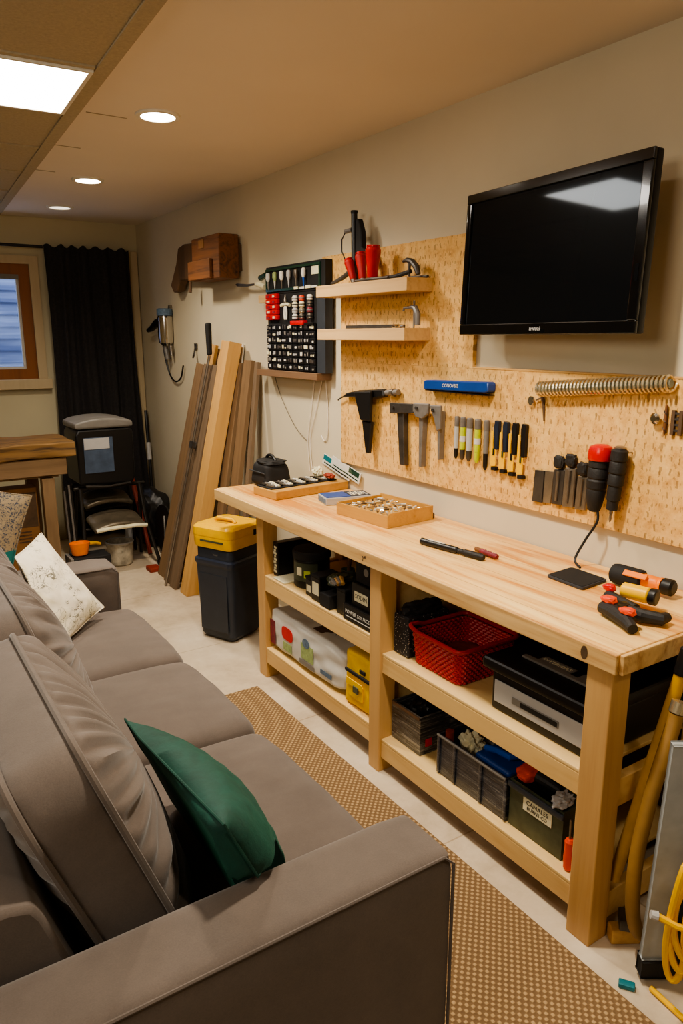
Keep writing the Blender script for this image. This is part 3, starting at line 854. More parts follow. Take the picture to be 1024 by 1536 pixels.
t = root('tool_pouch', 'yellow nylon tool pouch with a flap pocket on the bottom shelf', 'pouch', (1.6, 2.22, LL))
bm = rbox_pts(16, .055, .098, .118, .018, lambda p, hx, hy, hz: p+Vector((.006*noise.noise(p*14), .004*noise.noise(p*12+Vector((3, 0, 0))), .01*noise.noise(p*9)*(p.z > 0))))
for v in bm.verts: v.co += Vector((1.585, 2.215, LL+.12))
part('body', bm, m['yel_cloth'], t, ang=60)
part('pocket', B().box(1.518, 1.5285, 2.175, 2.275, LL+.05, LL+.115, .004), m['yel_cloth'], t)
part('flap', B().box(1.513, 1.5175, 2.17, 2.28, LL+.10, LL+.13, .003), m['yel_cloth'], t)
part('buckle', B().box(1.507, 1.5125, 2.19, 2.225, LL+.083, LL+.112, .002), m['olive'], t)
part('strap', B().box(1.520, 1.528, 2.13, 2.30, LL+.146, LL+.160, .002), m['black_m'], t)
part('emblem', B().box(1.522, 1.5285, 2.165, 2.20, LL+.17, LL+.185, .001), m['black_m'], t)
single('tool_roll', B().blob((1.72, 2.17, LL+.11), (.05, .07, .11), 4, .25, 2.5, .7, 9, zmin=LL+.001), m['black_m'], 'dark rolled bundle behind the yellow pouch', 'roll')

# upper right shelf ------------------------------------------------
t = root('woven_bin', 'black and white speckled bin against the centre post', 'bin', (1.63, 1.96, UR))
b = B(); b.prism([(1.545, 1.925), (1.735, 1.925), (1.735, 2.012), (1.545, 2.012)], lambda u, v, w: Vector((u, v, w)), UR+e, UR+.155, .006, 2)
part('body', b, m['speck'], t)
part('lining', B().blob((1.64, 1.968, UR+.163), (.085, .036, .03), 4, .3, 3, .8, 2), m['black_m'], t)
single('bin_bag', B().blob((1.905, 1.83, UR+.09), (.06, .12, .10), 4, .3, 2.5, .8, 12, zmin=UR+.001), m['black'], 'black plastic bag crumpled behind the red basket', 'bag')

# red woven plastic basket
t = root('basket', 'red woven plastic basket with a rolled rim', 'basket', (1.66, 1.78, UR))
bx = [(1.54, 1.655, 1.91), (1.78, 1.655, 1.91)]
def bask(z, off):
    # plan outline at height z
    k = (z-UR)/.13
    o = -.012+.016*k+off
    x0, x1, y0, y1, r = 1.545-o, 1.80+o, 1.655-o, 1.905+o, .025
    out = []
    for cx, cy, a0 in ((x1-r, y1-r, 0), (x0+r, y1-r, 90), (x0+r, y0+r, 180), (x1-r, y0+r, 270)):
        for i in range(6): a = R(a0+18*i); out.append((cx+r*math.cos(a), cy+r*math.sin(a)))
    return out
def dense(poly, step=.011):
    out = []
    n = len(poly)
    for i in range(n):
        p, q = poly[i], poly[(i+1) % n]; d = math.dist(p, q); k = max(1, round(d/step))
        for j in range(k): out.append((p[0]+(q[0]-p[0])*j/k, p[1]+(q[1]-p[1])*j/k))
    return out
b = B(); b.prism(bask(UR, -.004), lambda u, v, w: Vector((u, v, w)), UR+.0015, UR+.006); part('bottom', b, m['redd'], t)
b = B(); nr = 12; D0 = dense(bask(UR+.065, 0)); nD = len(D0)
for r_ in range(nr):
    z = UR+.008+r_*.0098
    k = (z-UR)/.13
    ring = []
    for i, (x, y) in enumerate(D0):
        s = .0032*math.cos(math.pi*(i+r_))*(1 if i % 1 == 0 else 0)
        cx, cy = x-1.6725, y-1.78
        d = math.hypot(cx, cy)
        ring.append(Vector((x+cx/d*(s+.016*(k-.5)), y+cy/d*(s+.016*(k-.5)), z)))
    b.tube(ring, .0058, 6, closed=True)
part('weave', b, m['redd'], t)
b = B(); b.tube([Vector((x, y, UR+.1285+.012*max(0, 1-abs(y-1.905)/.04)*(x < 1.6))) for x, y in dense(bask(UR+.13, .007), .02)], .008, 8, closed=True); part('rim', b, m['redd'], t)
single('cloth_bundle', B().blob((1.70, 1.80, UR+.036), (.075, .075, .022), 4, .2, 3, .8, 21, zmin=UR+.0085), m['rust_red'], 'dark red cloth bundle lying inside the red basket', 'cloth')

# black and grey printer-like storage drawer
t = root('document_box', 'black storage box with a light grey front and a lipped lid', 'box', (1.70, 1.33, UR))
part('body', B().box(1.548, 1.93, 1.135, 1.51, UR+e, UR+.128, .008, 3), m['black'], t)
part('lid', B().box(1.532, 1.94, 1.122, 1.545, UR+.1285, UR+.168, .012, 3), m['char'] if False else m['black'], t)
part('front_panel', B().box(1.5445, 1.5478, 1.145, 1.495, UR+.030, UR+.102, .0012), m['greyl'], t, 'light grey front panel')
b = B(); b.box(1.5425, 1.5443, 1.24, 1.42, UR+.052, UR+.074, .0008); part('slot', b, m['greym'], t)
b = B(); b.box(1.5415, 1.5424, 1.245, 1.385, UR+.055, UR+.070); part('handle', b, m['black_m'], t)
part('rail', B().box(1.62, 1.64, 1.15, 1.46, UR+.1685, UR+.176, .002), m['greym'], t)
part('strip_label', B().box(1.645, 1.685, 1.30, 1.42, UR+.1685, UR+.1705), m['greym'], t)
flat_text('lettering', 'INTERIORS', .022, top_m(1.665, 1.36, UR+.1712), m['cream'], t)
part('strip_label', B().box(1.645, 1.685, 1.15, 1.27, UR+.1685, UR+.1705), m['greym'], t)
flat_text('lettering', 'IKESSEN', .022, top_m(1.665, 1.21, UR+.1712), m['cream'], t)
t = root('tote', 'dark open crate deeper on the shelf, seen past the end leg', 'crate', (1.98, 1.2, UR))
b = B(); b.box(1.945, 2.012, 1.124, 1.5, UR+.002, UR+.012); b.box(1.945, 1.95, 1.124, 1.5, UR+.0125, UR+.15); b.box(2.006, 2.012, 1.124, 1.5, UR+.0125, UR+.15)
b.box(1.9505, 2.0055, 1.124, 1.129, UR+.0125, UR+.15); b.box(1.9505, 2.0055, 1.495, 1.5, UR+.0125, UR+.15)
part('body', b, m['olive'], t)
part('rim', B().box(1.946, 2.011, 1.1215, 1.1235, UR+.14, UR+.15), m['greym'], t)

# lower right shelf ------------------------------------------------
def open_box(t, x0, x1, y0, y1, z0, h, th, mat, name='body', lab=None):
    b = B()
    pts = [(x0, y0), (x1, y0), (x1, y1), (x0, y1)]
    b.rings([[Vector((x, y, z)) for x, y in ((x0+i, y0+i), (x1-i, y0+i), (x1-i, y1-i), (x0+i, y1-i))] for i, z in ((0, z0+e), (0, z0+h), (th, z0+h), (th, z0+th+e))])
    return part(name, b, mat, t, lab)
t = root('carton', 'dark shrink-wrapped carton with a red tag by the centre post', 'box', (1.66, 1.95, LR))
open_box(t, 1.545, 1.79, 1.845, 2.012, LR, .152, .006, m['wrap'])
part('rim_tape', B().box(1.541, 1.5446, 1.848, 2.01, LR+.140, LR+.152), m['brown_ledge'], t)
part('tag', B().box(1.57, 1.60, 1.8435, 1.8448, LR+.03, LR+.06), m['decal_red'], t, 'red tag')
single('bin_bag', B().blob((1.665, 1.93, LR+.125), (.08, .05, .05), 4, .3, 3, .8, 31), m['black'], 'black bag stuffed into the shrink-wrapped carton', 'bag')

t = root('crate', 'dark ribbed crate wrapped in film, packed with crumpled paper and a blue tool', 'crate', (1.66, 1.55, LR))
b = B()
open_box(t, 1.535, 1.80, 1.412, 1.735, LR, .150, .005, m['wrap2'])
for y in (1.735, 1.655, 1.53, 1.42):
    part('rib', B().box(1.529, 1.5345, y-.012, y, LR+.006, LR+.145, .002), m['wrap2'], t)
part('rim', B().box(1.526, 1.5345, 1.412, 1.735, LR+.1455, LR+.153, .002), m['greym'], t)
single('packing_paper', B().blob((1.63, 1.665, LR+.112), (.035, .042, .045), 4, .55, 3.2, .9, 41), m['cream'], 'crumpled pale packing paper in the wrapped crate', 'paper')
single('packing_paper', B().blob((1.735, 1.66, LR+.105), (.03, .045, .045), 4, .5, 3.5, .9, 44), m['greym'], 'crumpled grey packing paper behind the pale paper', 'paper')
single('can', B().cyl((1.562, 1.708, LR+.008), (1.562, 1.708, LR+.165), .015, n=18), m['rust_red'], 'dark red can at the corner of the wrapped crate', 'can')
t = root('toolbox', 'dark blue tool case with a bright blue grip inside the wrapped crate', 'tool case', (1.62, 1.5, LR+.02))
part('body', B().box(1.56, 1.72, 1.43, 1.585, LR+.02, LR+.150, .012, 3), m['blue'], t)
part('grip', B().tube([(1.60, 1.57, LR+.158), (1.60, 1.52, LR+.172), (1.605, 1.47, LR+.172), (1.66, 1.455, LR+.168), (1.71, 1.45, LR+.158)], .011, 10), m['bluebr'], t, 'bright blue grip')

t = root('storage_bin', 'smoky clear bin with a cream label, full of red tools', 'bin', (1.66, 1.29, LR))
open_box(t, 1.54, 1.79, 1.195, 1.402, LR, .158, .005, m['olive'])
part('rim', B().box(1.5295, 1.5395, 1.19, 1.405, LR+.135, LR+.155, .004), m['char'], t)
part('label', B().box(1.5375, 1.5393, 1.235, 1.345, LR+.085, LR+.128), m['cream'], t)
flat_text('lettering', 'CANALES', .020, face_mx(1.5368, 1.29, LR+.115), m['black'], t)
flat_text('lettering', 'BURNS CO', .016, face_mx(1.5368, 1.29, LR+.097), m['black'], t)
t = root('cordless_drill', 'orange and black cordless tool resting on the smoky bin', 'power tool', (1.6, 1.37, LR+.16))
part('body', B().blob((1.60, 1.372, LR+.178), (.055, .032, .022), 4, .2, 2, .7, 51), m['orange_red'], t, 'orange housing')
part('grip', B().tube([(1.585, 1.335, LR+.185), (1.59, 1.30, LR+.182), (1.60, 1.262, LR+.172)], [.020, .018, .014], 12), m['rubber'], t)
t = root('clamp', 'glossy red clamp with a chrome screw in the smoky bin', 'clamp', (1.68, 1.28, LR+.16))
part('jaw', B().blob((1.70, 1.285, LR+.182), (.045, .04, .025), 4, .35, 2.5, .8, 53), m['red'], t)
part('screw', B().cyl((1.66, 1.315, LR+.19), (1.635, 1.325, LR+.19), .007, n=16), m['chrome'], t)
single('hand_tool', B().blob((1.67, 1.222, LR+.172), (.03, .016, .018), 4, .15, 2, .7, 57), m['red'], 'small red grip at the back corner of the smoky bin', 'tool')
single('plastic_bag', B().blob((1.565, 1.222, LR+.176), (.034, .024, .018), 4, .5, 3, .9, 61), m['greyl'], 'clear crumpled plastic bag over the bin corner', 'bag')
t = root('screwdriver', 'red handled screwdriver standing by the end leg on the bottom shelf', 'screwdriver', (1.535, 1.165, LR))
part('handle', B().lathe((1.532, 1.160, LR+e), (0, .02, 1), [(.010, 0), (.0145, .006), (.0155, .04), (.0135, .075), (.0145, .09), (.010, .098)], 18), m['orange_red'], t)
part('shaft', B().cyl((1.532, 1.162, LR+.099), (1.532, 1.1635, LR+.16), .0035, n=16), m['steel'], t)

# ------------------------------------------------------------------ pegboards, television, shelves on the wall
PF = 2.020   # face of the pegboard
t = root('pegboard', 'long tan cork-like pegboard below the television, holding the hand tools', 'pegboard', (2.03, 2.0, 1.0))
part('panel', B().box(PF, 2.0395, .82, 3.09, 1.0, 1.497, .001), m['peg'], t)
part('edge_strip', B().box(PF-.002, 2.0395, .82, 2.158, 1.4972, 1.504, .001), m['post_pale'], t)
b = B(); b.prism([(2.16, 1.4975), (3.09, 1.4975), (3.09, 1.835), (3.262, 1.835), (3.262, 2.0), (2.16, 2.0)], lambda u, v, w: Vector((w, u, v)), PF, 2.0395)
single('pegboard', b, m['peg'], 'tall tan cork-like pegboard panel behind the two floating shelves', 'pegboard')

# television
t = root('television', 'large black flat television mounted above the pegboard', 'television', (1.93, 1.72, 1.62))
TM = Matrix.Translation((1.900, 1.724, 1.868)) @ Matrix.Rotation(R(2.2), 4, 'Y') @ Matrix.Rotation(R(-5.0), 4, 'Z')
hw, hh = .402, .243
part('housing', B().box(.0, .028, -hw, hw, -hh, hh, .006, 2, M=TM), m['black'], t)
b = B()
b.box(-.012, -.0004, -hw, hw, hh-.032, hh, .003, 2, M=TM); b.box(-.012, -.0004, -hw, hw, -hh, -hh+.036, .003, 2, M=TM)
b.box(-.012, -.0004, -hw, -hw+.034, -hh+.0362, hh-.0322, .003, 2, M=TM); b.box(-.012, -.0004, hw-.026, hw, -hh+.0362, hh-.0322, .003, 2, M=TM)
part('bezel', b, m['blackg'], t)
part('screen', B().box(-.005, -.0005, -hw+.0342, hw-.0262, -hh+.0364, hh-.0324, M=TM), m['screen'], t)
part('trim_line', B().box(-.0128, -.0121, -hw+.03, hw-.03, -hh+.034, -hh+.036, M=TM), m['dsteel'], t)
flat_text('logo', 'nwuai', .020, TM @ frame((-.0124, .0, -hh+.018), (0, -1, 0), (0, 0, 1)), m['greyl'], t, 1.1)
part('sensor', B().box(-.0126, -.0121, -.045, -.005, -hh+.006, -hh+.016, M=TM), m['screen'], t)
part('button_strip', B().box(-.0128, -.0121, -hw+.010, -hw+.022, -.10, -.055, M=TM), m['screen'], t)
b = B(); b.box(.0282, .09, -.15, .15, -.1, .1, .004, M=TM); b.box(.0902, .105, -.05, .05, -.08, .08, .003, M=TM); part('wall_mount', b, m['black_m'], t)

# floating shelves
def fshelf(z, th, y0, y1, label):
    return single('floating_shelf', B().box(1.885, PF-.0006, y0, y1, z-th, z, .002), m['shelf_wood'], label, 'shelf')
S1, S2 = 1.848, 1.652
fshelf(S1, .052, 2.41, 3.10, 'upper thick pine floating shelf on the pegboard')
fshelf(S2, .050, 2.42, 3.09, 'lower thick pine floating shelf on the pegboard')

# upper shelf: upright drill stand, red grips, hammer and bars
t = root('drill_stand', 'tall black tool stand with a side valve rising from the upper floating shelf', 'tool stand', (1.96, 2.90, S1))
b = B(); b.cyl((1.955, 2.875, S1+.0005), (1.955, 2.885, S1+.30), .017, .014, 16); part('column', b, m['black'], t)
part('top_cap', B().cyl((1.955, 2.885, S1+.301), (1.955, 2.885, S1+.312), .016, n=16), m['black_m'], t)
b = B(); b.prism([(2.80, S1+.10), (2.862, S1+.10), (2.862, S1+.27), (2.845, S1+.275), (2.82, S1+.22), (2.815, S1+.15), (2.785, S1+.135)], lambda u, v, w: Vector((w, u, v)), 1.945, 1.975, .004); part('carriage', b, m['black_m'], t)
part('valve', B().cyl((1.955, 2.90, S1+.235), (1.955, 2.955, S1+.232), .010, n=16), m['alu'], t)
part('hose', B().tube([(1.955, 2.955, S1+.232), (1.955, 2.985, S1+.20), (1.955, 2.985, S1+.15), (1.955, 2.96, S1+.115), (1.955, 2.90, S1+.105)], .0028, 6), m['cord_k'], t)
part('foot', B().tube([(1.94, 2.88, S1+.06), (1.935, 2.95, S1+.03), (1.93, 3.03, S1+.009)], [.012, .010, .008], 10), m['dsteel'], t)
part('lug', B().blob((1.93, 2.845, S1+.04), (.014, .02, .038), 4, .15, 2, .7, 71), m['rustic'], t)
rg = 'red tool grips before the black stand'
def grip(x, y, z, dx, dy, h, r, label, mat):
    t = root('tool_grip', label, 'tool grip', (x, y, z), rg)
    d = Vector((dx, dy, 1)).normalized()
    part('body', B().lathe((x, y, z), d, [(r*.62, 0), (r*.7, .008), (r*.75, h*.4), (r*.95, h*.75), (r, h*.9), (r*.8, h)], 20), mat, t)
    part('collar', B().lathe(Vector((x, y, z))+d*(h+.0005), d, [(r*.85, 0), (r*.85, .006), (r*.6, .008)], 20), m['red'], t)
    part('tip', B().lathe(Vector((x, y, z))-d*.0145, d, [(r*.6, 0), (r*.6, .014)], 16), m['steel'], t)
grip(1.925, 2.70, S1+.016, -.03, -.08, .125, .034, 'bright red wide flared grip standing on the upper floating shelf', m['red'])
grip(1.92, 2.765, S1+.016, 0, .18, .105, .026, 'dark red grip in the middle of the three, tilted against the black stand', m['redd'])
grip(1.905, 2.818, S1+.016, -.1, .30, .085, .022, 'smallest dark red grip, leaning farthest toward the organizer', m['redd'])
t = root('claw_hammer', 'black claw hammer lying at the end of the upper floating shelf', 'hammer', (1.97, 2.5, S1))
part('handle', B().tube([(1.955, 2.70, S1+.011), (1.955, 2.58, S1+.014), (1.955, 2.475, S1+.028)], [.010, .009, .009], 10), m['rubber'], t)
part('head', B().tube([(1.955, 2.525, S1+.070), (1.955, 2.50, S1+.074), (1.955, 2.465, S1+.064), (1.955, 2.438, S1+.042), (1.955, 2.425, S1+.014)], [.006, .010, .013, .014, .010], 10), m['dsteel'], t)
part('claw', B().tube([(1.955, 2.483, S1+.066), (1.955, 2.485, S1+.010)], [.006, .005], 8), m['dsteel'], t)
for i, (ya, yb, x, lab) in enumerate(((2.66, 2.42, 2.0, 'long dark pry bar at the back of the upper floating shelf'), (2.80, 2.56, 1.905, 'short dark file along the front of the upper floating shelf'))):
    single('pry_bar' if i == 0 else 'file', B().tube([(x, ya, S1+.0075), (x, (ya+yb)/2, S1+.0085), (x, yb, S1+.0075)], [.005, .007, .006], 8), m['dsteel'], lab, 'hand tool')
# lower shelf
t = root('saw_blade', 'long dark flat bar lying on the lower floating shelf', 'bar', (1.95, 2.8, S2))
part('blade', B().box(1.94, 2.0, 2.56, 2.93, S2+.0005, S2+.016, .001), m['dsteel'], t)
part('tang', B().cyl((1.97, 2.5595, S2+.009), (1.97, 2.535, S2+.009), .005, n=16), m['alu'], t)
t = root('spring_clamp', 'grey metal clamp standing at the end of the lower floating shelf', 'clamp', (1.97, 2.46, S2))
part('body', B().tube([(1.965, 2.435, S2+.012), (1.965, 2.437, S2+.055), (1.965, 2.452, S2+.08), (1.965, 2.48, S2+.085)], [.012, .013, .012, .008], 10), m['alu'], t)
part('jaw', B().tube([(1.965, 2.478, S2+.083), (1.965, 2.525, S2+.082), (1.965, 2.53, S2+.07)], .005, 8), m['alu'], t)
part('spindle', B().cyl((1.965, 2.46, S2+.001), (1.965, 2.46, S2+.11), .004, n=16), m['steel'], t)
single('hex_nut', B().tube([(1.93+.012*math.cos(a), 2.535+.012*math.sin(a), S2+.007) for a in [2*math.pi*i/16 for i in range(16)]], .006, 8, closed=True), m['chrome'], 'small shiny ring on the lower floating shelf', 'ring')

# ------------------------------------------------------------------ parts organizer on the wall
OX = 1.98
t = root('parts_organizer', 'black wall organizer with rows of small parts beside the shelves', 'organizer', (2.01, 3.45, 1.44))
part('back_panel', B().box(OX, 2.019, 3.24, 3.772, 1.437, 1.84, .002), m['char'] if False else m['black_m'], t)
part('side_panel', B().box(OX-.006, 2.019, 3.163, 3.2395, 1.437, 1.84, .002), m['char'], t)
part('top_case', B().box(OX-.004, 2.019, 3.163, 3.776, 1.8405, 1.983, .003), m['black_m'], t)
b = B(); y0, y1, z0, z1 = 3.20, 3.768, 1.853, 1.972; fr = .012
b.box(OX-.012, OX-.0045, y0, y1, z1-fr, z1); b.box(OX-.012, OX-.0045, y0, y1, z0, z0+fr); b.box(OX-.012, OX-.0045, y0, y0+fr, z0+fr, z1-fr); b.box(OX-.012, OX-.0045, y1-fr, y1, z0+fr, z1-fr)
part('case_frame', b, m['gacr'], t)
part('case_label', B().box(OX-.0055, OX-.0042, 3.215, 3.29, 1.918, 1.957), m['lime'] if False else m['cream'], t)
for i in range(4):
    part('index_tag', B().box(OX-.0138, OX-.0123, 3.225+.062*i, 3.28+.058*i, 1.8535, 1.8640+.004*(i % 2)), m['cream'] if i % 2 else m['paper'], t)
# drawers: eight columns, seven rows (each with pale contents)
d0 = None
W8 = (3.765-3.245)/9
mats3 = [m['paper'], m['greyl'], m['cream'], m['steel']]
for r_ in range(7):
    for c in range(9):
        ya = 3.247+W8*c; za = 1.443+.0345*r_
        bb = B().box(OX-.014, OX-.0005, ya, ya+W8-.006, za, za+.0300, .0015)
        dr = part('drawer', bb, m['black'], t)
        k = B()
        for q in range(2 if (c*3+r_) % 4 else 1):
            yy = ya+.008+.020*q+.006*rnd.random(); zz = za+.006+.005*rnd.random()
            k.box(OX-.0165, OX-.0143, yy, yy+.010+.012*rnd.random(), zz, zz+.008+.012*rnd.random(), .001)
        part('contents', k, mats3[(c*5+r_*3) % 4] if (c+2*r_) % 5 else m['greym'], dr)
# driver bits hanging in the case
bit_mats = [('clear pale', 'paper'), ('green', 'gacr'), ('white', 'white'), ('pale blue', 'greyl'), ('steel', 'steel'), ('blue', 'bluebr')]
labels = ['pale driver nearest the trowel end inside the organizer case', 'greenish pale driver, second from the trowel end inside the organizer case', 'white driver, third along inside the organizer case', 'pale grey driver, fourth along inside the organizer case', 'steel driver, fifth along inside the organizer case', 'blue tipped driver beside the cream label inside the organizer case']
for i in range(6):
    y = 3.715-.076*i
    t = root('screwdriver', labels[i], 'screwdriver', (OX-.012, y, 1.88), 'drivers in the organizer case')
    part('handle', B().lathe((OX-.0245, y, 1.952), (0, 0, -1), [(.006, 0), (.0115, .006), (.0125, .03), (.007, .046)], 16), m[['paper', 'decal_green', 'white', 'greyl', 'steel', 'paper'][i]], t)
    part('shaft', B().lathe((OX-.0245, y, 1.9055), (0, 0, -1), [(.0055, 0), (.004, .02), (.0012, .042)], 16), m[['greym', 'paper', 'steel', 'greyl', 'steel', 'bluebr'][i]], t)
# red boxes
for r_ in range(5):
    for c in range(2):
        y = 3.70-.066*c+.0; z = 1.706+.0275*r_
        o = root('parts_box', 'small red parts box in the red block at the organizer edge', 'parts box', (OX-.012, y, z), 'red parts boxes on the organizer')
        part('body', B().box(OX-.022, OX-.001, y-.005, y+.056, z, z+.0255, .003), m['red'], o)
        part('label', B().box(OX-.0235, OX-.0222, y+.008+.01*c, y+.04, z+.007, z+.018), m['cream' if (r_+c) % 2 else 'decal_maroon'], o)
t = root('pliers', 'pale cross-shaped pliers hung on the black organizer', 'pliers', (OX-.01, 3.545, 1.72))
part('jaws', B().lathe((OX-.014, 3.545, 1.79), (0, 0, 1), [(.010, 0), (.011, .01), (.006, .025), (.001, .045)], 16), m['steel'], t)
part('crossbar', B().tube([(OX-.014, 3.59, 1.777), (OX-.014, 3.568, 1.783), (OX-.014, 3.522, 1.783), (OX-.014, 3.50, 1.777)], [.009, .008, .008, .009], 10), m['cream'], t)
for s in (-1, 1): part('handle', B().tube([(OX-.014, 3.545+s*.006, 1.773), (OX-.014, 3.545+s*.012, 1.74), (OX-.014, 3.545+s*.009, 1.705)], [.006, .0055, .005], 8), m['white'], t)
col = [(3.435, ['paper', 'cream', 'greyl', 'paper'], 'white'), (3.365, ['orange_red', 'cream', 'brass', 'steel'], 'orange topped'), (3.285, ['white', 'steel', 'decal_maroon', 'steel'], 'steel')]
for y, ms, nm in col:
    for j, mm in enumerate(ms):
        z = 1.795-.030*j
        o = root('socket', {0: 'white', 1: 'orange topped', 2: 'grey'}[[c[0] for c in col].index(y)]+[' topmost', ' second', ' third', ' lowest'][j]+' fitting in its column on the black organizer', 'fitting', (OX-.02, y, z), 'fittings on the organizer')
        part('body', B().lathe((OX-.018, y, z), (0, 0, 1), [(.012, 0), (.016, .003), (.016, .018), (.010, .027)], 16), m[mm], o)
        part('collar', B().lathe((OX-.018, y, z+.010), (0, 0, 1), [(.0165, 0), (.0172, .001), (.0172, .004), (.0165, .005)], 16), m['black_m' if j % 2 else 'greym'], o)
t = root('utility_knife', 'bright red knife lying across the black organizer', 'knife', (OX-.014, 3.39, 1.68))
part('body', B().box(OX-.034, OX-.001, 3.335, 3.465, 1.675, 1.698, .005, 2), m['red'], t)
part('blade_end', B().box(OX-.028, OX-.004, 3.25, 3.3345, 1.675, 1.686, .002), m['black'], t)
# ledge and cords below, trowel and stub beside it
single('wall_ledge', B().box(1.95, 2.039, 3.205, 3.87, 1.402, 1.4365, .002), m['brown_ledge'], 'brown wooden ledge under the black organizer', 'shelf')
def cord(label, pts, r, mat):
    single('hanging_cord', B().tube(bez(pts), r, 6), mat, label, 'cord')
def bez(pts, n=8):
    P = [Vector(p) for p in pts]; P = [P[0]]+P+[P[-1]]; out = []
    for i in range(1, len(P)-2):
        for k in range(n):
            s = k/n; a, b_, c, d = P[i-1], P[i], P[i+1], P[i+2]
            out.append(0.5*((2*b_)+(c-a)*s+(2*a-5*b_+4*c-d)*s*s+(3*b_-a-3*c+d)*s**3))
    out.append(P[-2]); return out
cord('thin grey cord curving down from the far end of the ledge', [(2.03, 3.80, 1.40), (2.032, 3.73, 1.28), (2.034, 3.58, 1.13), (2.034, 3.44, 1.06)], .0022, m['cord_g'])
cord('pair of pale cords falling from the ledge to the bench, longer one', [(2.03, 3.36, 1.40), (2.033, 3.40, 1.24), (2.033, 3.44, 1.07), (2.032, 3.42, .90)], .0026, m['cord_w'])
cord('pale cord beside the longer one, slightly bowed', [(2.03, 3.285, 1.40), (2.033, 3.35, 1.24), (2.033, 3.41, 1.10), (2.032, 3.41, 1.0), (2.032, 3.395, .92)], .0026, m['cord_w'])
cord('short white cord ending in a hook below the ledge', [(2.03, 3.25, 1.40), (2.033, 3.235, 1.25), (2.033, 3.24, 1.12), (2.033, 3.27, 1.085), (2.033, 3.30, 1.11)], .003, m['cord_w'])
t = root('trowel', 'thin dark trowel sticking out past the organizer', 'trowel', (2.0, 3.9, 1.90))
part('blade', B().prism([(4.19, 1.918), (4.17, 1.924), (4.03, 1.912), (3.92, 1.912), (3.92, 1.902), (4.04, 1.898), (4.16, 1.906)], lambda u, v, w: Vector((w, u, v)), 1.985, 1.991), m['dsteel'], t)
part('handle', B().tube([(1.988, 3.9195, 1.907), (1.988, 3.86, 1.90), (1.988, 3.81, 1.885)], [.012, .018, .016], 12), m['cream'], t)
part('cap', B().cyl((1.985, 3.86, 1.935), (1.985, 3.79, 1.948), .016, n=16), m['gacr'], t)
single('shelf_block', B().box(1.975, 2.039, 3.781, 3.875, 1.80, 1.842, .003), m['shelf_wood'], 'small pine block at the far edge of the organizer', 'block')

# ------------------------------------------------------------------ tools on the lower pegboard
TX = PF-.002
def yz(f0=TX): return lambda u, v, w: Vector((w, u, v))
t = root('caulking_gun', 'black T-shaped tool with a long tapered spike on the pegboard', 'hand tool', (2.0, 2.85, 1.1))
b = B(); b.prism([(3.03, 1.332), (3.0, 1.352), (2.89, 1.372), (2.70, 1.388), (2.69, 1.355), (2.80, 1.335), (2.90, 1.337)], yz(), 1.985, TX, .006); part('grip', b, m['black'], t)
part('wire', B().tube([(2.0, 3.03, 1.336), (2.0, 3.075, 1.318), (2.0, 3.085, 1.312)], .004, 8), m['dsteel'], t)
b = B(); b.prism([(2.905, 1.366), (2.765, 1.378), (2.77, 1.235), (2.85, 1.235)], yz(), 1.965, 1.9845, .008, 2); part('barrel', b, m['black'], t)
b = B(); b.prism([(2.848, 1.2345), (2.772, 1.2345), (2.79, 1.085), (2.815, 1.085)], yz(), 1.975, 1.995, .004); part('spike', b, m['black'], t)
part('fitting', B().cyl((2.0, 2.689, 1.372), (2.0, 2.60, 1.38), .013, n=16), m['alu'], t)
part('nut', B().cyl((2.0, 2.65, 1.3755), (2.0, 2.63, 1.377), .018, n=16), m['steel'], t)

t = root('spirit_level', 'dark blue level with white lettering on the pegboard', 'level', (2.0, 2.21, 1.41))
b = B(); b.prism([(2.40, 1.405), (2.40, 1.440), (2.385, 1.444), (2.035, 1.453), (2.025, 1.448), (2.025, 1.418), (2.04, 1.412)], yz(), 1.975, TX, .004); part('body', b, m['blue'], t)
flat_text('lettering', 'CONOVBIE', .020, frame((1.9745, 2.235, 1.428), (0, -1, .03), (0, 0, 1)), m['paper'], t, .95)
part('edge', B().box(1.977, TX, 2.03, 2.39, 1.4015, 1.4045), m['black'], t)

# three grey bar clamps
def barclamp(y, z, bw, bl, fl, label, mat, lean, jaw):
    t = root('bar_clamp', label, 'clamp', (2.0, y, z-bl), 'grey clamps on the pegboard')
    b = B(); b.prism([(y+bw/2, z), (y-bw/2, z), (y-bw/2-lean+.006, z-bl), (y+bw/2-lean-.006, z-bl)], yz(), 1.99, TX, .002); part('bar', b, mat, t)
    b = B(); b.prism(jaw, yz(), 1.975, 1.9895, .003); part('jaw', b, mat, t)
    part('screw', B().cyl((1.9745, jaw[0][0]-.03, jaw[0][1]-.018), (1.967, jaw[0][0]-.03, jaw[0][1]-.018), .007, n=16), m['dsteel'], t)
    return t
barclamp(2.575, 1.298, .045, .235, .1, 'widest grey clamp with a dark handle, nearest the black T-shaped tool', m['dsteel'], -.02*-1, [(2.632, 1.334), (2.47, 1.340), (2.47, 1.300), (2.632, 1.286)])
barclamp(2.43, 1.298, .028, .225, .1, 'grey clamp with a thin bar, middle of the three clamps', m['alu'], .0, [(2.468, 1.343), (2.365, 1.348), (2.37, 1.306), (2.405, 1.282), (2.45, 1.286), (2.468, 1.31)])
barclamp(2.315, 1.32, .022, .20, .1, 'grey clamp with a curved shoulder, nearest the markers', m['alu'], .004, [(2.362, 1.342), (2.29, 1.346), (2.29, 1.25), (2.31, 1.24), (2.33, 1.29)])

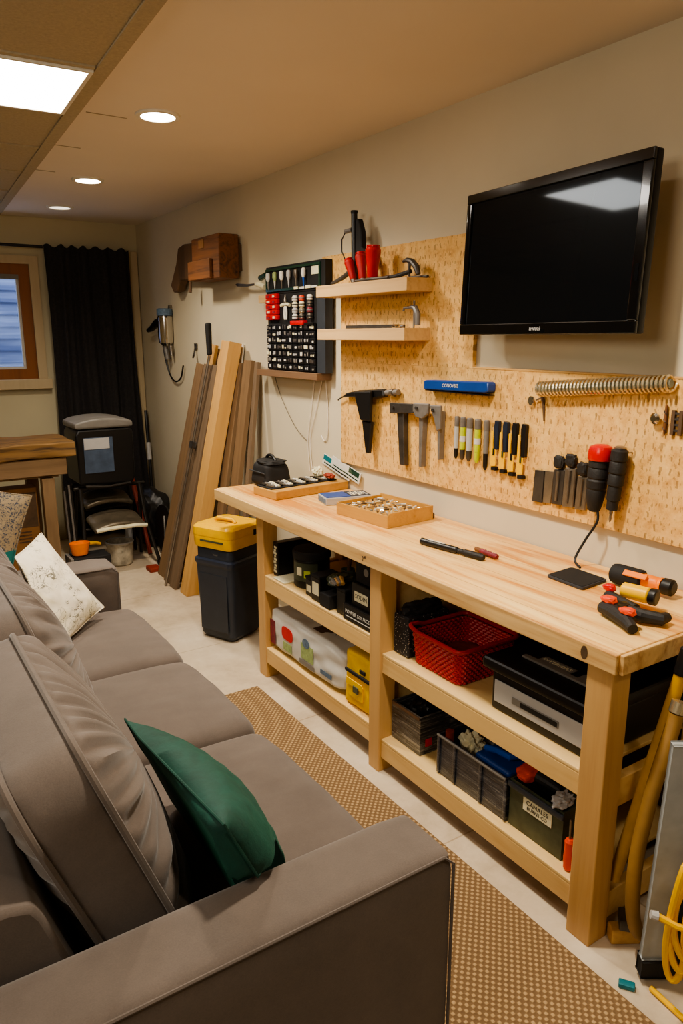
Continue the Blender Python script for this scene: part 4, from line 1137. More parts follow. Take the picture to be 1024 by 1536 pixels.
# markers and knives
pz1, pz0 = 1.308, 1.135
mk = [(2.222, ('grip_grey', 'greyl', 'black'), .010, 'grey marker with a pale barrel, nearest the clamps'), (2.183, ('grip_grey', 'lime', 'dsteel'), .012, 'lime banded grey marker, second from the clamps'), (2.143, ('grip_grey', 'greyl', 'dsteel'), .013, 'pale grey marker between two lime ones'),
      (2.098, ('grip_grey', 'lime', 'lime'), .013, 'lime barrelled marker with a grey cap'), (2.052, ('grip_grey', 'greym', 'black'), .011, 'grey barrelled pen with a black tip beside the yellow knives')]
for i, (y, (c1, c2, c3), r, lab) in enumerate(mk):
    t = root('marker_pen', lab, 'marker', (2.0, y, pz0), 'markers on the pegboard')
    q = -.022 if i == 4 else 0
    x = TX-r-.001
    part('cap', B().lathe((x, y, pz1), (0, 0, -1), [(r*.8, 0), (r, .004), (r, .036), (r*.95, .04)], 16), m[c1], t)
    part('barrel', B().lathe((x, y, pz1-.0405), (0, 0, -1), [(r*.92, 0), (r*.95, .04), (r*.9, .088)], 16), m[c2], t)
    part('tip', B().lathe((x, y, pz1-.129), (0, 0, -1), [(r*.88, 0), (r*.8, .03-q), (r*.4, .042-q)], 16), m[c3], t)
    if i in (1, 3): part('band', B().lathe((x, y, pz1-.075), (0, 0, -1), [(r*.96, 0), (r, .001), (r, .022), (r*.96, .023)], 16), m['paper'], t)
kn = ['yellow and black knife nearest the grey markers', 'yellow and black knife with a blue-black slider, second of the four', 'yellow and black knife, third of the four', 'yellow and black knife nearest the steel scraper']
for i in range(4):
    y = 2.0-.0455*i
    t = root('utility_knife', kn[i], 'knife', (2.0, y, 1.115), 'yellow knives on the pegboard')
    z1, z0 = pz1+.002, 1.122-.004*i
    b = B(); b.prism([(y-.014, z1), (y+.006, z1+.002), (y+.01, z1-.02), (y+.004, z0+.08), (y-.013, z0+.08)], yz(), TX-.018, TX-.0005, .002); part('back', b, m['navy_top'] if i < 2 else m['black'], t)
    b = B(); b.prism([(y+.017, z1-.04), (y+.006, z1-.035), (y+.0045, z0+.079), (y-.0135, z0+.079), (y-.013, z0+.018), (y+.016, z0+.014)], yz(), TX-.024, TX-.019, .002); part('shell', b, m['yellow'], t)
    part('tip', B().box(TX-.022, TX-.0005, y-.012, y+.012, z0, z0+.0135, .002), m['black'], t)
    part('slider', B().box(TX-.028, TX-.0245, y-.008, y+.0, z0+.06, z0+.085, .001), m['olive'] if i % 2 else m['black'], t)

# coiled spring hose
t = root('coil_spring', 'long shiny wire coil hung along the top of the pegboard', 'coil', (2.0, 1.54, 1.42))
pts = []
NT_ = 34
for i in range(NT_*14+1):
    a = i/14; y = 1.79-(1.79-1.288)*a/NT_; z = 1.441+(1.486-1.441)*a/NT_
    pts.append((PF-.030+.023*math.cos(2*math.pi*a), y, z+.0235*math.sin(2*math.pi*a)))
part('coil', B().tube(pts, .0042, 6), m['brass'], t)
part('core', B().cyl((PF-.030, 1.788, 1.441), (PF-.030, 1.29, 1.486), .012, n=16), m['clear'], t)
t = root('key_hook', 'pale key tag with a brown strap hung under the coil', 'key', (2.0, 1.80, 1.33))
part('tag', B().lathe((2.008, 1.835, 1.397), (-1, .2, 0), [(.016, 0), (.017, .003), (.016, .006)], 18), m['chrome'], t)
part('strap', B().tube([(2.01, 1.79, 1.415), (2.01, 1.782, 1.385), (2.012, 1.778, 1.33)], [.007, .005, .003], 8), m['brownskin'], t)
part('ring', B().tube([(2.008, 1.817, 1.40), (2.008, 1.80, 1.407), (2.009, 1.79, 1.41)], .003, 6), m['steel'], t)
t = root('screw_knob', 'round steel knob screwed to the pegboard', 'hook', (2.0, 1.335, 1.37))  # a plain steel knob, not a hook
part('knob', B().lathe((PF-.001, 1.339, 1.379), (-1, 0, 0), [(.005, 0), (.005, .012), (.016, .015), (.017, .022), (.010, .028)], 18), m['chrome'], t)
t = root('drill_bit', 'brown drill bit hanging next to the steel knob', 'drill bit', (2.0, 1.31, 1.33))
part('shaft', B().lathe((2.012, 1.312, 1.42), (0, 0, -1), [(.004, 0), (.005, .03), (.0055, .07), (.001, .092)], 16), m['rustic'], t)
part('flute', B().tube([(2.012+.006*math.cos(k*.9), 1.312+.006*math.sin(k*.9), 1.41-.0035*k) for k in range(22)], .0014, 5), m['dsteel'], t)
t = root('bit_rack', 'small brown bit rack with notched edges past the drill bit', 'rack', (2.0, 1.27, 1.33))
for y in (1.287, 1.262): part('rail', B().box(2.008, TX, y-.006, y+.006, 1.335, 1.408, .001), m['brownskin'], t)
for k in range(4): part('rung', B().box(2.009, TX-.002, 1.2682, 1.2808, 1.345+.017*k, 1.351+.017*k), m['dsteel'], t)

# scrapers and chisels
t = root('scraper', 'short folded steel scraper plate low on the pegboard', 'scraper', (2.0, 1.765, 1.04))
b = B(); b.prism([(1.802, 1.153), (1.760, 1.155), (1.762, 1.039), (1.808, 1.038)], yz(), TX-.010, TX-.002, .001); part('plate', b, m['dsteel'], t)
b = B(); b.prism([(1.7595, 1.156), (1.718, 1.158), (1.726, 1.043), (1.7615, 1.04)], yz(), TX-.006, TX-.001, .001); part('flange', b, m['steel'], t)
ch = [(1.690, .048, 1.21, 'dark steel chisel plate nearest the scraper'), (1.640, .046, 1.222, 'steel chisel with a dark head in the middle of the three'), (1.590, .044, 1.20, 'pale steel chisel beside the red capped tool')]
for i, (y, wd, z1, lab) in enumerate(ch):
    t = root('chisel', lab, 'chisel', (2.0, y, 1.04), 'chisels on the pegboard')
    x = TX-.001
    part('blade', B().prism([(y+wd/2, z1-.04), (y-wd/2, z1-.036), (y-wd/2+.002, 1.048+.0*i), (y+wd/2+.004, 1.044)], yz(), x-.012-.004*(i == 1), x, .003), [m['dsteel'], m['steel'], m['steel']][i], t)
    part('ridge', B().tube([(x-.014-.004*(i == 1), y, z1-.045), (x-.014-.004*(i == 1), y+.004, 1.06)], [.007, .005], 8), m['steel'], t)
    part('head', B().blob((x-.014, y, z1-.012), (.012, wd*.42, .022), 4, .2, 3, .6, 80+i), m['rubber'], t)
# corded tool with red cap, second driver
t = root('soldering_iron', 'ribbed black tool with a bright red cap and a cord, hung on the pegboard', 'corded tool', (1.97, 1.5, 1.06))
x = PF-.045
part('body', B().lathe((x, 1.505, 1.232), (0, .04, -1), [(.033, 0), (.034, .02), (.030, .024), (.033, .03), (.033, .055), (.030, .06), (.033, .066), (.032, .09), (.029, .095), (.031, .102), (.026, .14), (.020, .165), (.012, .17)], 20), m['rubber'], t)
part('cap', B().lathe((x, 1.503, 1.2325), (0, 0, 1), [(.036, 0), (.039, .006), (.039, .03), (.034, .044), (.02, .05)], 24), m['red'], t)
cp = bez([(x, 1.497, 1.068), (x-.004, 1.492, 1.03), (x-.02, 1.52, .965), (1.93, 1.535, .90), (1.915, 1.50, .882)])
part('cord', B().tube(cp, .0042, 8), m['cord_k'], t)
t = root('power_screwdriver', 'ribbed black driver with a steel bit beside the red capped tool', 'screwdriver', (1.97, 1.43, 1.04))
part('body', B().lathe((x, 1.432, 1.278), (0, .06, -1), [(.018, 0), (.026, .006), (.027, .035), (.023, .04), (.026, .046), (.026, .075), (.021, .08), (.025, .088), (.025, .115), (.020, .12), (.022, .13), (.021, .165), (.018, .168), (.018, .197)], 20), m['rubber'], t)
part('bit', B().lathe((x, 1.445, 1.079), (0, .06, -1), [(.006, 0), (.006, .012), (.004, .014), (.005, .03), (.002, .04)], 16), m['steel'], t)
part('collar', B().lathe((x, 1.432, 1.2785), (0, 0, 1), [(.019, 0), (.019, .004), (.012, .008)], 20), m['steel'], t)

# small steel pegs that carry the hung tools
for o in [o for o in bpy.data.objects if o.parent is None and o.type == 'EMPTY' and o.name.split('.')[0] in ('caulking_gun', 'spirit_level', 'bar_clamp', 'marker_pen', 'utility_knife', 'scraper', 'chisel', 'soldering_iron', 'power_screwdriver', 'drill_bit', 'bit_rack', 'screw_knob', 'key_hook', 'coil_spring')]:
    kids = [c for c in o.children if c.type == 'MESH']
    vs = [c.matrix_parent_inverse @ v.co+o.location for c in kids for v in c.data.vertices]
    zt = max(v.z for v in vs); zm = zt-.022
    near = sorted(vs, key=lambda v: abs(v.z-zm))[:12]
    yc = sum(v.y for v in near)/len(near); xb = max(v.x for v in near)
    if o.location.y > 3.1: continue
    if xb < PF+.001 and xb > PF-.08: part('hanger', B().cyl((PF-.0005, yc, zm), (min(xb, PF-.002)-.004, yc, zm), .0022, n=16), m['steel'], o)

# ------------------------------------------------------------------ things on the bench top
Z = TZ+.0008
t = root('camera_bag', 'soft black bag at the far end of the bench', 'bag', (1.80, 3.36, TZ))
bm = rbox_pts(14, .075, .085, .060, .03, lambda p, hx, hy, hz: p+Vector((0, 0, .008*noise.noise(p*18)*(p.z > 0)))+Vector((p.x*.12, p.y*.10, 0))*(-p.z/hz))
for v in bm.verts: v.co += Vector((1.755, 3.35, Z+.061))
part('body', bm, m['black_m'], t, ang=60)
part('flap', B().blob((1.755, 3.345, Z+.122), (.066, .078, .013), 4, .2, 2, .7, 91), m['black_m'], t)
part('handle', B().tube(bez([(1.755, 3.40, Z+.130), (1.755, 3.37, Z+.152), (1.755, 3.33, Z+.152), (1.755, 3.295, Z+.130)], 4), .008, 8), m['black'], t)
part('zip', B().tube([(1.677, 3.27, Z+.075), (1.673, 3.43, Z+.075)], .003, 6), m['char'], t)

# long shallow board holding rows of bits
A = R(-6)
t = root('bit_board', 'long flat wooden board covered with rows of small bits', 'tool board', (1.80, 3.11, TZ))
MB_ = Matrix.Translation((1.805, 3.115, Z)) @ Matrix.Rotation(R(6), 4, 'Z')
part('board', B().box(-.225, .215, -.10, .095, 0, .040, .003, M=MB_), m['tray_wood'], t)
part('tray', B().box(-.215, .185, -.045, .085, .0403, .046, .002, M=MB_), m['black_m'], t)
for i in range(26):
    for j in range(2):
        x = -.205+.0152*i; y = -.03+.06*j
        h = .006+.004*rnd.random()
        part('bit', B().box(x, x+.009, y, y+.035+.012*rnd.random(), .0463, .0463+h, .0015, M=MB_), [m['steel'], m['paper'], m['black'], m['greym'], m['cream']][(i*3+j*2) % 5], t)
single('cotton_waste', B().blob((1.93, 3.17, TZ+.078), (.025, .03, .026), 4, .3, 3, .9, 95), m['cream'], 'pale crumpled rag heap on the far back of the bit board', 'rag')
single('rag', B().blob((1.95, 3.09, TZ+.068), (.02, .04, .012), 4, .3, 3, .9, 97), m['rust_red'], 'reddish brown rag at the back corner of the bit board', 'rag')
# green and white packets leaning on the wall
for i, (y, z, a, lab) in enumerate(((3.20, .945, -16, 'white packet with a dark green band leaning on the wall, upper one'), (3.10, .918, -16, 'white packet with a green corner leaning on the wall, lower one'))):
    x = 2.033-.010*i
    M = Matrix.Translation((x, y-.03, Z+.09+.002*i)) @ Matrix.Rotation(R(7), 4, 'Y') @ Matrix.Rotation(R(12), 4, 'X')
    t = root('packet', lab, 'packet', (x, y, TZ), None)
    part('sheet', B().box(-.003, .003, -.15, .12-.0*i, -.020, .034, .001, M=M), m['paper'], t)
    part('band', B().box(-.0042, -.0031, -.02-.12*i, .115-.16*i, .006, .032, M=M), m['teal'] if i == 0 else m['gacr'], t)
    part('line', B().box(-.0042, -.0031, -.14, .1, -.010, -.004, M=M), m['gacr'], t)
# blue packet
t = root('packet', 'flat blue topped packet beside the open wooden box', 'packet', (1.83, 2.80, TZ))
MP = Matrix.Translation((1.835, 2.80, Z)) @ Matrix.Rotation(R(-14), 4, 'Z')
part('body', B().box(-.095, .13, -.055, .065, 0, .034, .003, M=MP), m['greyl'], t)
part('cover', B().box(-.09, .025, -.05, .06, .0343, .0365, .0008, M=MP), m['blue'], t)
part('cover', B().box(.027, .125, -.05, .06, .0343, .0365, .0008, M=MP), m['char'], t, 'dark printed half')
part('print', B().box(-.0962, -.0951, -.05, .06, .006, .028, M=MP), m['decal_blue'], t)
for i in range(7): part('print', B().box(.035+.012*i, .042+.012*i, -.04+.01*(i % 3), .03+.008*(i % 2), .0367, .0374, M=MP), m['cream'] if i % 2 else m['greyl'], t)
# open wooden box with bits
t = root('wooden_box', 'shallow open wooden box of small metal bits on the bench', 'box', (1.83, 2.46, TZ))
MW = Matrix.Translation((1.828, 2.462, Z)) @ Matrix.Rotation(R(5), 4, 'Z')
hx, hy, hz, th = .128, .165, .060, .008
part('bottom', B().box(-hx+th, hx-th, -hy+th, hy-th, 0, .01, M=MW), m['tray_wood'], t)
for (a, b_, c, d, h) in ((-hx, -hx+th-.0002, -hy, hy, hz-.008), (hx-th+.0002, hx, -hy, hy, hz), (-hx+th, hx-th, -hy, -hy+th-.0002, hz), (-hx+th, hx-th, hy-th+.0002, hy, hz-.006)):
    part('side', B().box(a, b_, c, d, 0, h, .001, M=MW), m['tray_wood'], t)
part('insert', B().box(-hx+th+.001, hx-th-.001, -hy+th+.001, hy-th-.001, .0103, .040, .001, M=MW), m['tray_wood'], t)
def mpt(x, y, z): return MW @ Vector((x, y, z))
k = 0
for i in range(8):
    for j in range(8):
        x = -.098+.026*i+.006*rnd.random(); y = -.135+.036*j+.006*rnd.random(); a = rnd.random()*3.1; l = .007+.008*rnd.random()
        z = .0468+.002*rnd.random()
        d = Vector((math.cos(a)*l, math.sin(a)*l, 0))
        o = single('small_bit', B().cyl(mpt(x-d.x, y-d.y, z), mpt(x+d.x, y+d.y, z), .0045, .003, n=16), [m['steel'], m['cream'], m['paper'], m['greym'], m['brownskin'], m['chrome']][(i*5+j*3) % 6], 'small loose bit lying in the open wooden box', 'bit', 'small bits in the wooden box')
single('peg', B().lathe((1.985, 2.335, Z), (0, 0, 1), [(.012, 0), (.013, .004), (.012, .018), (.008, .022)], 18), m['brownskin'], 'small brown peg beside the corner of the open wooden box', 'peg')

# pen-like tool with white label, red pocket tool
t = root('torque_tool', 'long black handled tool with a white label lying across the bench', 'hand tool', (1.71, 1.9, TZ))
ax = Vector((.042, -.29, 0)).normalized(); p0 = Vector((1.690, 2.045, Z+.0125))
part('handle', B().lathe(p0, ax, [(.008, 0), (.0122, .004), (.0122, .17), (.0105, .176)], 20), m['black'], t)
part('shaft', B().lathe(p0+ax*.1765, ax, [(.0085, 0), (.0105, .006), (.0085, .012), (.0105, .018), (.0085, .024), (.0122, .032), (.0122, .105), (.009, .115)], 18), m['rubber'], t)
n_ = Vector((-ax.y, ax.x, 0))
c_ = p0+ax*.075+Vector((0, 0, .0124))
part('label', B().box(-.04, .04, -.0035, .0035, -.0006, .0004, M=frame(c_, ax, n_)), m['paper'], t)
t = root('pocket_knife', 'red speckled pocket knife with a dark tip beside the long black tool', 'knife', (1.785, 1.79, TZ))
ax = Vector((-.01, -.135, 0)).normalized(); p0 = Vector((1.79, 1.86, Z+.0105))
part('tip', B().lathe(p0, ax, [(.006, 0), (.008, .004), (.0085, .03)], 16), m['rustic'], t)
part('body', B().lathe(p0+ax*.0305, ax, [(.0085, 0), (.010, .004), (.010, .08), (.007, .088)], 18), m['decal_maroon'], t)
for i in range(5): part('rivet', B().lathe(p0+ax*(.05+.014*i)+Vector((0, 0, .0095)), (0, 0, 1), [(.002, 0), (.001, .001)], 10), m['paper'], t)

# charging pad
t = root('charging_pad', 'flat black square pad at the end of the hanging cord', 'pad', (1.845, 1.45, TZ))
pts = []
q = [(1.778, 1.522), (1.770, 1.372), (1.905, 1.384), (1.912, 1.532)]
for i in range(4):
    p, a, b_ = Vector(q[i]), Vector(q[i-1]), Vector(q[(i+1) % 4])
    for s in range(5):
        f = s/4; u = p+(a-p).normalized()*.014*(1-f)**2+(b_-p).normalized()*.014*f**2; pts.append((u.x, u.y))
part('base', B().prism(pts[::-1], lambda u, v, w: Vector((u, v, w)), Z, Z+.009, .002, 2), m['char'], t)
c2 = Vector((1.842, 1.452))
part('top', B().prism([tuple(c2+(Vector(p)-c2)*.93) for p in pts[::-1]], lambda u, v, w: Vector((u, v, w)), Z+.0092, Z+.0102), m['black_m'], t)

# black flashlight with orange body
t = root('flashlight', 'black flashlight with an orange middle near the pegboard', 'flashlight', (1.9, 1.27, TZ))
ax = Vector((.02, -.19, 0)).normalized(); p0 = Vector((1.91, 1.375, Z+.033))
part('head', B().lathe(p0, ax, [(.020, 0), (.029, .006), (.032, .02), (.031, .10), (.024, .106)], 24), m['black_m'], t)
part('body', B().lathe(p0+ax*.1065, ax, [(.022, 0), (.022, .04), (.019, .046), (.023, .05), (.023, .058)], 20), m['orange'], t, 'orange grip section')
part('clip', B().box(-.045, .03, -.010, .010, 0, .006, .002, M=frame(p0+ax*.10+Vector((-.024, 0, .017)), ax, (.75, 0, .65))), m['orange'], t)
part('tail_cap', B().lathe(p0+ax*.165, ax, [(.021, 0), (.025, .004), (.025, .03), (.018, .036)], 20), m['black'], t)

# grip clamp with yellow barrel and red tips
t = root('quick_clamp', 'black clamp with a yellow barrel and red pads at the bench corner', 'clamp', (1.68, 1.13, TZ))
p0 = Vector((1.77, 1.235, Z+.045)); ax = Vector((.02, -.10, 0)).normalized()
part('barrel', B().lathe(p0, ax, [(.018, 0), (.022, .004), (.023, .075), (.018, .08)], 20), m['yellow'], t)
part('barrel_cap', B().lathe(p0+ax*.0805, ax, [(.023, 0), (.024, .004), (.024, .018), (.018, .02)], 20), m['black'], t)
part('arm', B().tube([(1.735, 1.255, Z+.024), (1.72, 1.20, Z+.022), (1.715, 1.15, Z+.020)], [.020, .021, .018], 12), m['rubber'], t)
part('arm', B().tube([(1.66, 1.215, Z+.020), (1.645, 1.165, Z+.022), (1.62, 1.105, Z+.020), (1.60, 1.075, Z+.016)], [.018, .021, .019, .014], 12), m['rubber'], t)
part('arm', B().tube([(1.69, 1.16, Z+.024), (1.69, 1.11, Z+.022), (1.715, 1.072, Z+.020), (1.745, 1.075, Z+.018)], [.016, .019, .018, .014], 12), m['rubber'], t)
for c, s in (((1.742, 1.258, Z+.049), (.013, .018, .011)), ((1.665, 1.20, Z+.046), (.016, .022, .010)), ((1.63, 1.115, Z+.046), (.014, .022, .010))):
    part('pad', B().blob(c, s, 4, .2, 2, .8, 3), m['red'] if c[0] > 1.7 else m['orange_red'], t, 'red pad')
part('pivot', B().blob((1.68, 1.175, Z+.022), (.035, .03, .020), 4, .2, 3, .7, 7), m['black'], t)

# ------------------------------------------------------------------ bin and yellow tool box
t = root('rolling_bin', 'dark grey plastic bin with a blue-grey rim standing by the bench end', 'bin', (1.56, 3.62, 0))
MBn = Matrix.Translation((1.60, 3.57, 0)) @ Matrix.Rotation(R(24), 4, 'Z') @ Matrix.Diagonal((.88, .88, 1, 1))
def ring(hx, hy, r, z, n=6):
    out = []
    for cx, cy, a0 in ((hx-r, hy-r, 0), (-hx+r, hy-r, 90), (-hx+r, -hy+r, 180), (hx-r, -hy+r, 270)):
        for i in range(n): a = R(a0+90*i/(n-1)); out.append(MBn @ Vector((cx+r*math.cos(a), cy+r*math.sin(a), z)))
    return out
part('body', B().rings([ring(.125, .125, .03, .012), ring(.137, .137, .035, .03), ring(.150, .150, .035, .42), ring(.152, .152, .035, .43)]), m['navy'], t, ang=50)
part('rim', B().rings([ring(.154, .154, .035, .4305), ring(.157, .157, .035, .44), ring(.157, .157, .035, .455), ring(.145, .145, .035, .463)]), m['navy_top'], t, ang=50)
part('lid', B().rings([ring(.143, .143, .035, .4635), ring(.143, .143, .035, .515), ring(.135, .135, .035, .522)]), m['navy'], t, ang=50)
part('front_panel', B().box(-.1515, -.148, -.11, .11, .06, .38, .002, M=MBn), m['navy'], t)
for s in (-1, 1): part('caster', B().cyl(MBn @ Vector((s*.09-.012, -.085, .012)), MBn @ Vector((s*.09+.012, -.085, .012)), .0115, n=16), m['black'], t)
part('lettering', text_bm('bosal', .018, MBn @ frame((-.1432, -.02, .49), (0, -1, 0), (0, 0, 1)), .0003), m['greym'], t, smooth=False)
t = root('tool_box', 'bright yellow plastic tool box with rounded corners on top of the bin', 'tool box', (1.56, 3.62, .523))
part('body', B().rings([ring(.150, .150, .04, .5235), ring(.158, .158, .045, .535), ring(.160, .160, .045, .585), ring(.158, .158, .045, .588)]), m['yellow'], t, ang=50)
part('lid', B().rings([ring(.161, .161, .045, .5885), ring(.163, .163, .045, .60), ring(.160, .160, .045, .632), ring(.145, .145, .04, .645), ring(.06, .06, .03, .648)]), m['yellow'], t, ang=40)
part('slot', B().box(-.165, -.1585, -.10, .08, .560, .570, .001, M=MBn), m['olive'], t)
part('handle', B().tube([MBn @ Vector(p) for p in ((-.02, .08, .648), (-.02, .06, .664), (-.02, -.06, .664), (-.02, -.08, .648))], .010, 10), m['yellow'], t)
part('recess', B().box(-.06, .02, -.045, .045, .6484, .6495, .001, M=MBn), m['yelpole'], t)
part('latch', B().box(.05, .12, -.1675, -.1605, .58, .61, .002, M=MBn), m['black_m'], t)

# ------------------------------------------------------------------ boards leaning on the wall
def board(name, label, F, T, wd, th, mat, group=None, roll=0.0):
    # F foot centre, T top centre, wd along the wall, th out from the wall
    F = Vector(F); T = Vector(T); L = (T-F).length
    d = (T-F).normalized()
    wv = Vector((0, 1, 0)); wv = (wv-d*wv.dot(d)).normalized()
    if roll: wv = Matrix.Rotation(roll, 3, d) @ wv
    M = frame((F+T)/2, wv, d)     # x = width, y = length, z = thickness
    b = B().box(-wd/2, wd/2, -L/2, L/2, -th/2, th/2, .002)
    # square the foot to the floor
    Mi = M.inverted()
    for v in b.bm.verts:
        if v.co.y < -L/2+.01:
            p = M @ v.co; k = (.001-p.z)/d.z; v.co = Mi @ (p+d*k)
    return single(name, b, mat, label, 'board', group, M=M)
gb = 'weathered boards leaning left of the pale post'
board('wood_board', 'weathered grey brown board, outermost toward the corner', (1.632, 4.77, 0), (1.94, 4.65, 1.44), .118, .024, m['old_brown'])
board('wood_board', 'weathered grey brown board, second from the corner', (1.618, 4.615, 0), (1.938, 4.52, 1.44), .115, .024, m['old_grey'])
board('wood_board', 'weathered grey brown board tight against the pale post', (1.605, 4.478, 0), (1.935, 4.395, 1.44), .10, .024, m['old_grey'])
board('wood_board', 'pale board standing behind the weathered ones with its notched top showing', (1.70, 4.75, 0), (2.01, 4.59, 1.565), .10, .022, m['post_pale'])
board('wood_board', 'short pale plank behind the weathered boards, reaching just over their tops', (1.70, 4.55, 0), (2.008, 4.43, 1.50), .14, .022, m['shelf_wood'])
board('timber_post', 'thick pale square timber post leaning at the front of the lumber', (1.652, 4.318, 0), (1.962, 4.215, 1.585), .115, .085, m['post_pale'])
board('wood_board', 'brown board just behind the thick pale post', (1.735, 4.175, 0), (1.995, 4.175, 1.46), .085, .024, m['old_brown'])
board('wood_board', 'narrow brown board nearest the bench bin', (1.765, 4.045, 0), (2.005, 4.065, 1.478), .10, .03, m['old_brown'])
board('wood_board', 'dark brown board leaning behind the bin, closest to the bench', (1.80, 3.90, 0), (2.008, 3.965, 1.47), .04, .024, m['old_grey'])
board('wood_board', 'short white painted board whose top shows behind the post', (1.84, 4.31, 0), (2.030, 4.215, 1.572), .05, .012, m['white'])
t = root('bar_clamp', 'long metal bar clamp with a dark handle standing among the boards', 'clamp', (1.575, 4.535, 0))
F, T = Vector((1.572, 4.54, .004)), Vector((1.905, 4.43, 1.50))
d = (T-F).normalized()
part('bar', B().tube([F, T], .009, 8), m['steel'], t)
part('handle', B().lathe(T+d*.001, (.02, .06, 1), [(.010, 0), (.017, .008), (.019, .10), (.021, .19), (.014, .2)], 14), m['black_m'], t)
part('jaw', B().box(-.022, .022, -.02, .02, -.012, .014, .003, M=frame(F+d*.96, (0, 1, 0), d)), m['dsteel'], t)

# ------------------------------------------------------------------ wall pieces near the corner
t = root('wooden_wall_box', 'rustic brown wooden box mounted high on the wall', 'box', (1.95, 4.4, 1.95))
part('box_body', B().box(1.885, 2.0155, 4.19, 4.60, 1.955, 2.205, .006), m['rustic'], t)
part('side_board', B().prism([(5.19, 1.965), (5.14, 1.915), (5.07, 1.925), (5.0, 1.99), (4.70, 1.975), (4.605, 1.965), (4.605, 2.20), (4.92, 2.215), (5.02, 2.20), (5.07, 2.10)], lambda u, v, w: Vector((w, u, v)), 1.96, 2.0155, .005), m['rustic_dark'], t)
part('inner_block', B().box(1.862, 1.8845, 4.28, 4.62, 1.958, 2.07, .004), m['rustic'], t)
part('plate', B().box(1.8815, 1.8845, 4.40, 4.48, 2.14, 2.19, .001), m['card'], t)
part('wall_mount', B().box(2.016, 2.0395, 4.2, 5.0, 2.0, 2.15), m['rustic_dark'], t)
part('peg', B().tube([(1.95, 4.80, 1.968), (1.945, 4.80, 1.90)], [.010, .012], 8), m['rustic_dark'], t)

t = root('inspection_lamp', 'small hanging lamp with a glassy body, blue cap and looped cord', 'lamp', (2.0, 5.42, 1.4))
x = 1.985
part('glass_body', B().lathe((x, 5.41, 1.55), (0, 0, 1), [(.028, 0), (.05, .02), (.055, .06), (.055, .20), (.05, .215)], 20), m['chrome'], t)
part('cap', B().lathe((x, 5.41, 1.7655), (0, 0, 1), [(.056, 0), (.058, .005), (.057, .045), (.045, .052)], 20), m['decal_blue'], t, 'dull blue cap')
part('arm', B().tube([(x, 5.475, 1.73), (x-.01, 5.56, 1.715), (x-.01, 5.68, 1.675), (x-.01, 5.76, 1.662)], [.028, .030, .022, .016], 10), m['black'], t)
part('tube', B().cyl((x, 5.43, 1.549), (x+.01, 5.42, 1.45), .018, n=16), m['alu'], t)
part('tube', B().cyl((x+.02, 5.37, 1.549), (x+.02, 5.36, 1.48), .012, n=16), m['steel'], t)
part('cord', B().tube(bez([(x+.005, 5.50, 1.60), (2.01, 5.51, 1.45), (2.02, 5.45, 1.33), (2.02, 5.35, 1.29), (2.02, 5.24, 1.32), (2.02, 5.18, 1.41)], 8), .006, 6), m['black'], t)
part('hanger', B().box(2.02, 2.0395, 5.395, 5.425, 1.74, 1.84), m['steel'], t)
t = root('wall_hook', 'small dark hook on the wall above the leaning boards', 'hook', (2.02, 4.93, 1.5))
part('hook', B().tube(bez([(2.03, 4.96, 1.55), (2.01, 4.94, 1.50), (1.985, 4.90, 1.475), (1.98, 4.87, 1.50)], 5), .006, 6), m['dsteel'], t)
part('hanger', B().box(2.028, 2.0395, 4.94, 4.98, 1.53, 1.57, .002), m['dsteel'], t)

# ------------------------------------------------------------------ far corner: rough table, stove-like box on a chair, odds and ends
ty0, ty1 = 4.86, 5.32
t = root('rough_table', 'rough slab wood table against the window wall', 'table', (.6, 5.1, 0))
def slabfn(p, hx, hy, hz):
    p.y += .018*noise.noise(Vector((p.x*7, p.z*12, 1)))*(abs(p.y)/hy); p.z += .010*noise.noise(Vector((p.x*5, p.y*6, 4)))
    return p
bm = rbox_pts(26, .54, (ty1-ty0)/2, .048, .012, slabfn)
for v in bm.verts: v.co += Vector((.605, (ty0+ty1)/2, .918))
part('slab_top', bm, m['slab'], t, ang=50)
part('apron', B().box(.15, 1.085, ty0+.02, ty0+.07, .755, .864, .004), m['table_wood'], t)
part('ledger', B().box(.15, 1.04, ty0+.0705, ty0+.11, .735, .80, .003), m['table_wood'], t)
for x, y in ((.965, ty0+.03), (.2, ty0+.03), (.93, ty1-.10), (.2, ty1-.10)):
    part('leg', B().box(x-.038, x+.038, y, y+.07, 0, .7345 if y < 5 else .865, .003), m['table_leg'], t)
single('jug', B().lathe((.665, 5.16, .982), (0, 0, 1), [(.05, 0), (.056, .01), (.056, .10), (.04, .13), (.022, .14), (.022, .16)], 20), m['black'], 'black container at the edge of the rough table', 'container')
t = root('cardboard_box', 'tall brown cardboard box with a dark printed top under the rough table', 'box', (.82, 5.1, 0))
Mc = Matrix.Translation((.79, 5.02, 0)) @ Matrix.Rotation(R(9), 4, 'Y') if False else Matrix.Translation((.80, 5.06, .001))
part('body', B().box(-.13, .115, -.03, .12, 0, .66, .004, M=Mc), m['card'], t)
part('print', B().box(-.12, .105, -.0325, -.0305, .40, .63, M=Mc), m['brownskin'], t)
for i in range(4): part('print_line', B().box(-.02, .06, -.0335, -.0306, .30+.022*i, .308+.022*i, M=Mc), m['brownskin'], t)
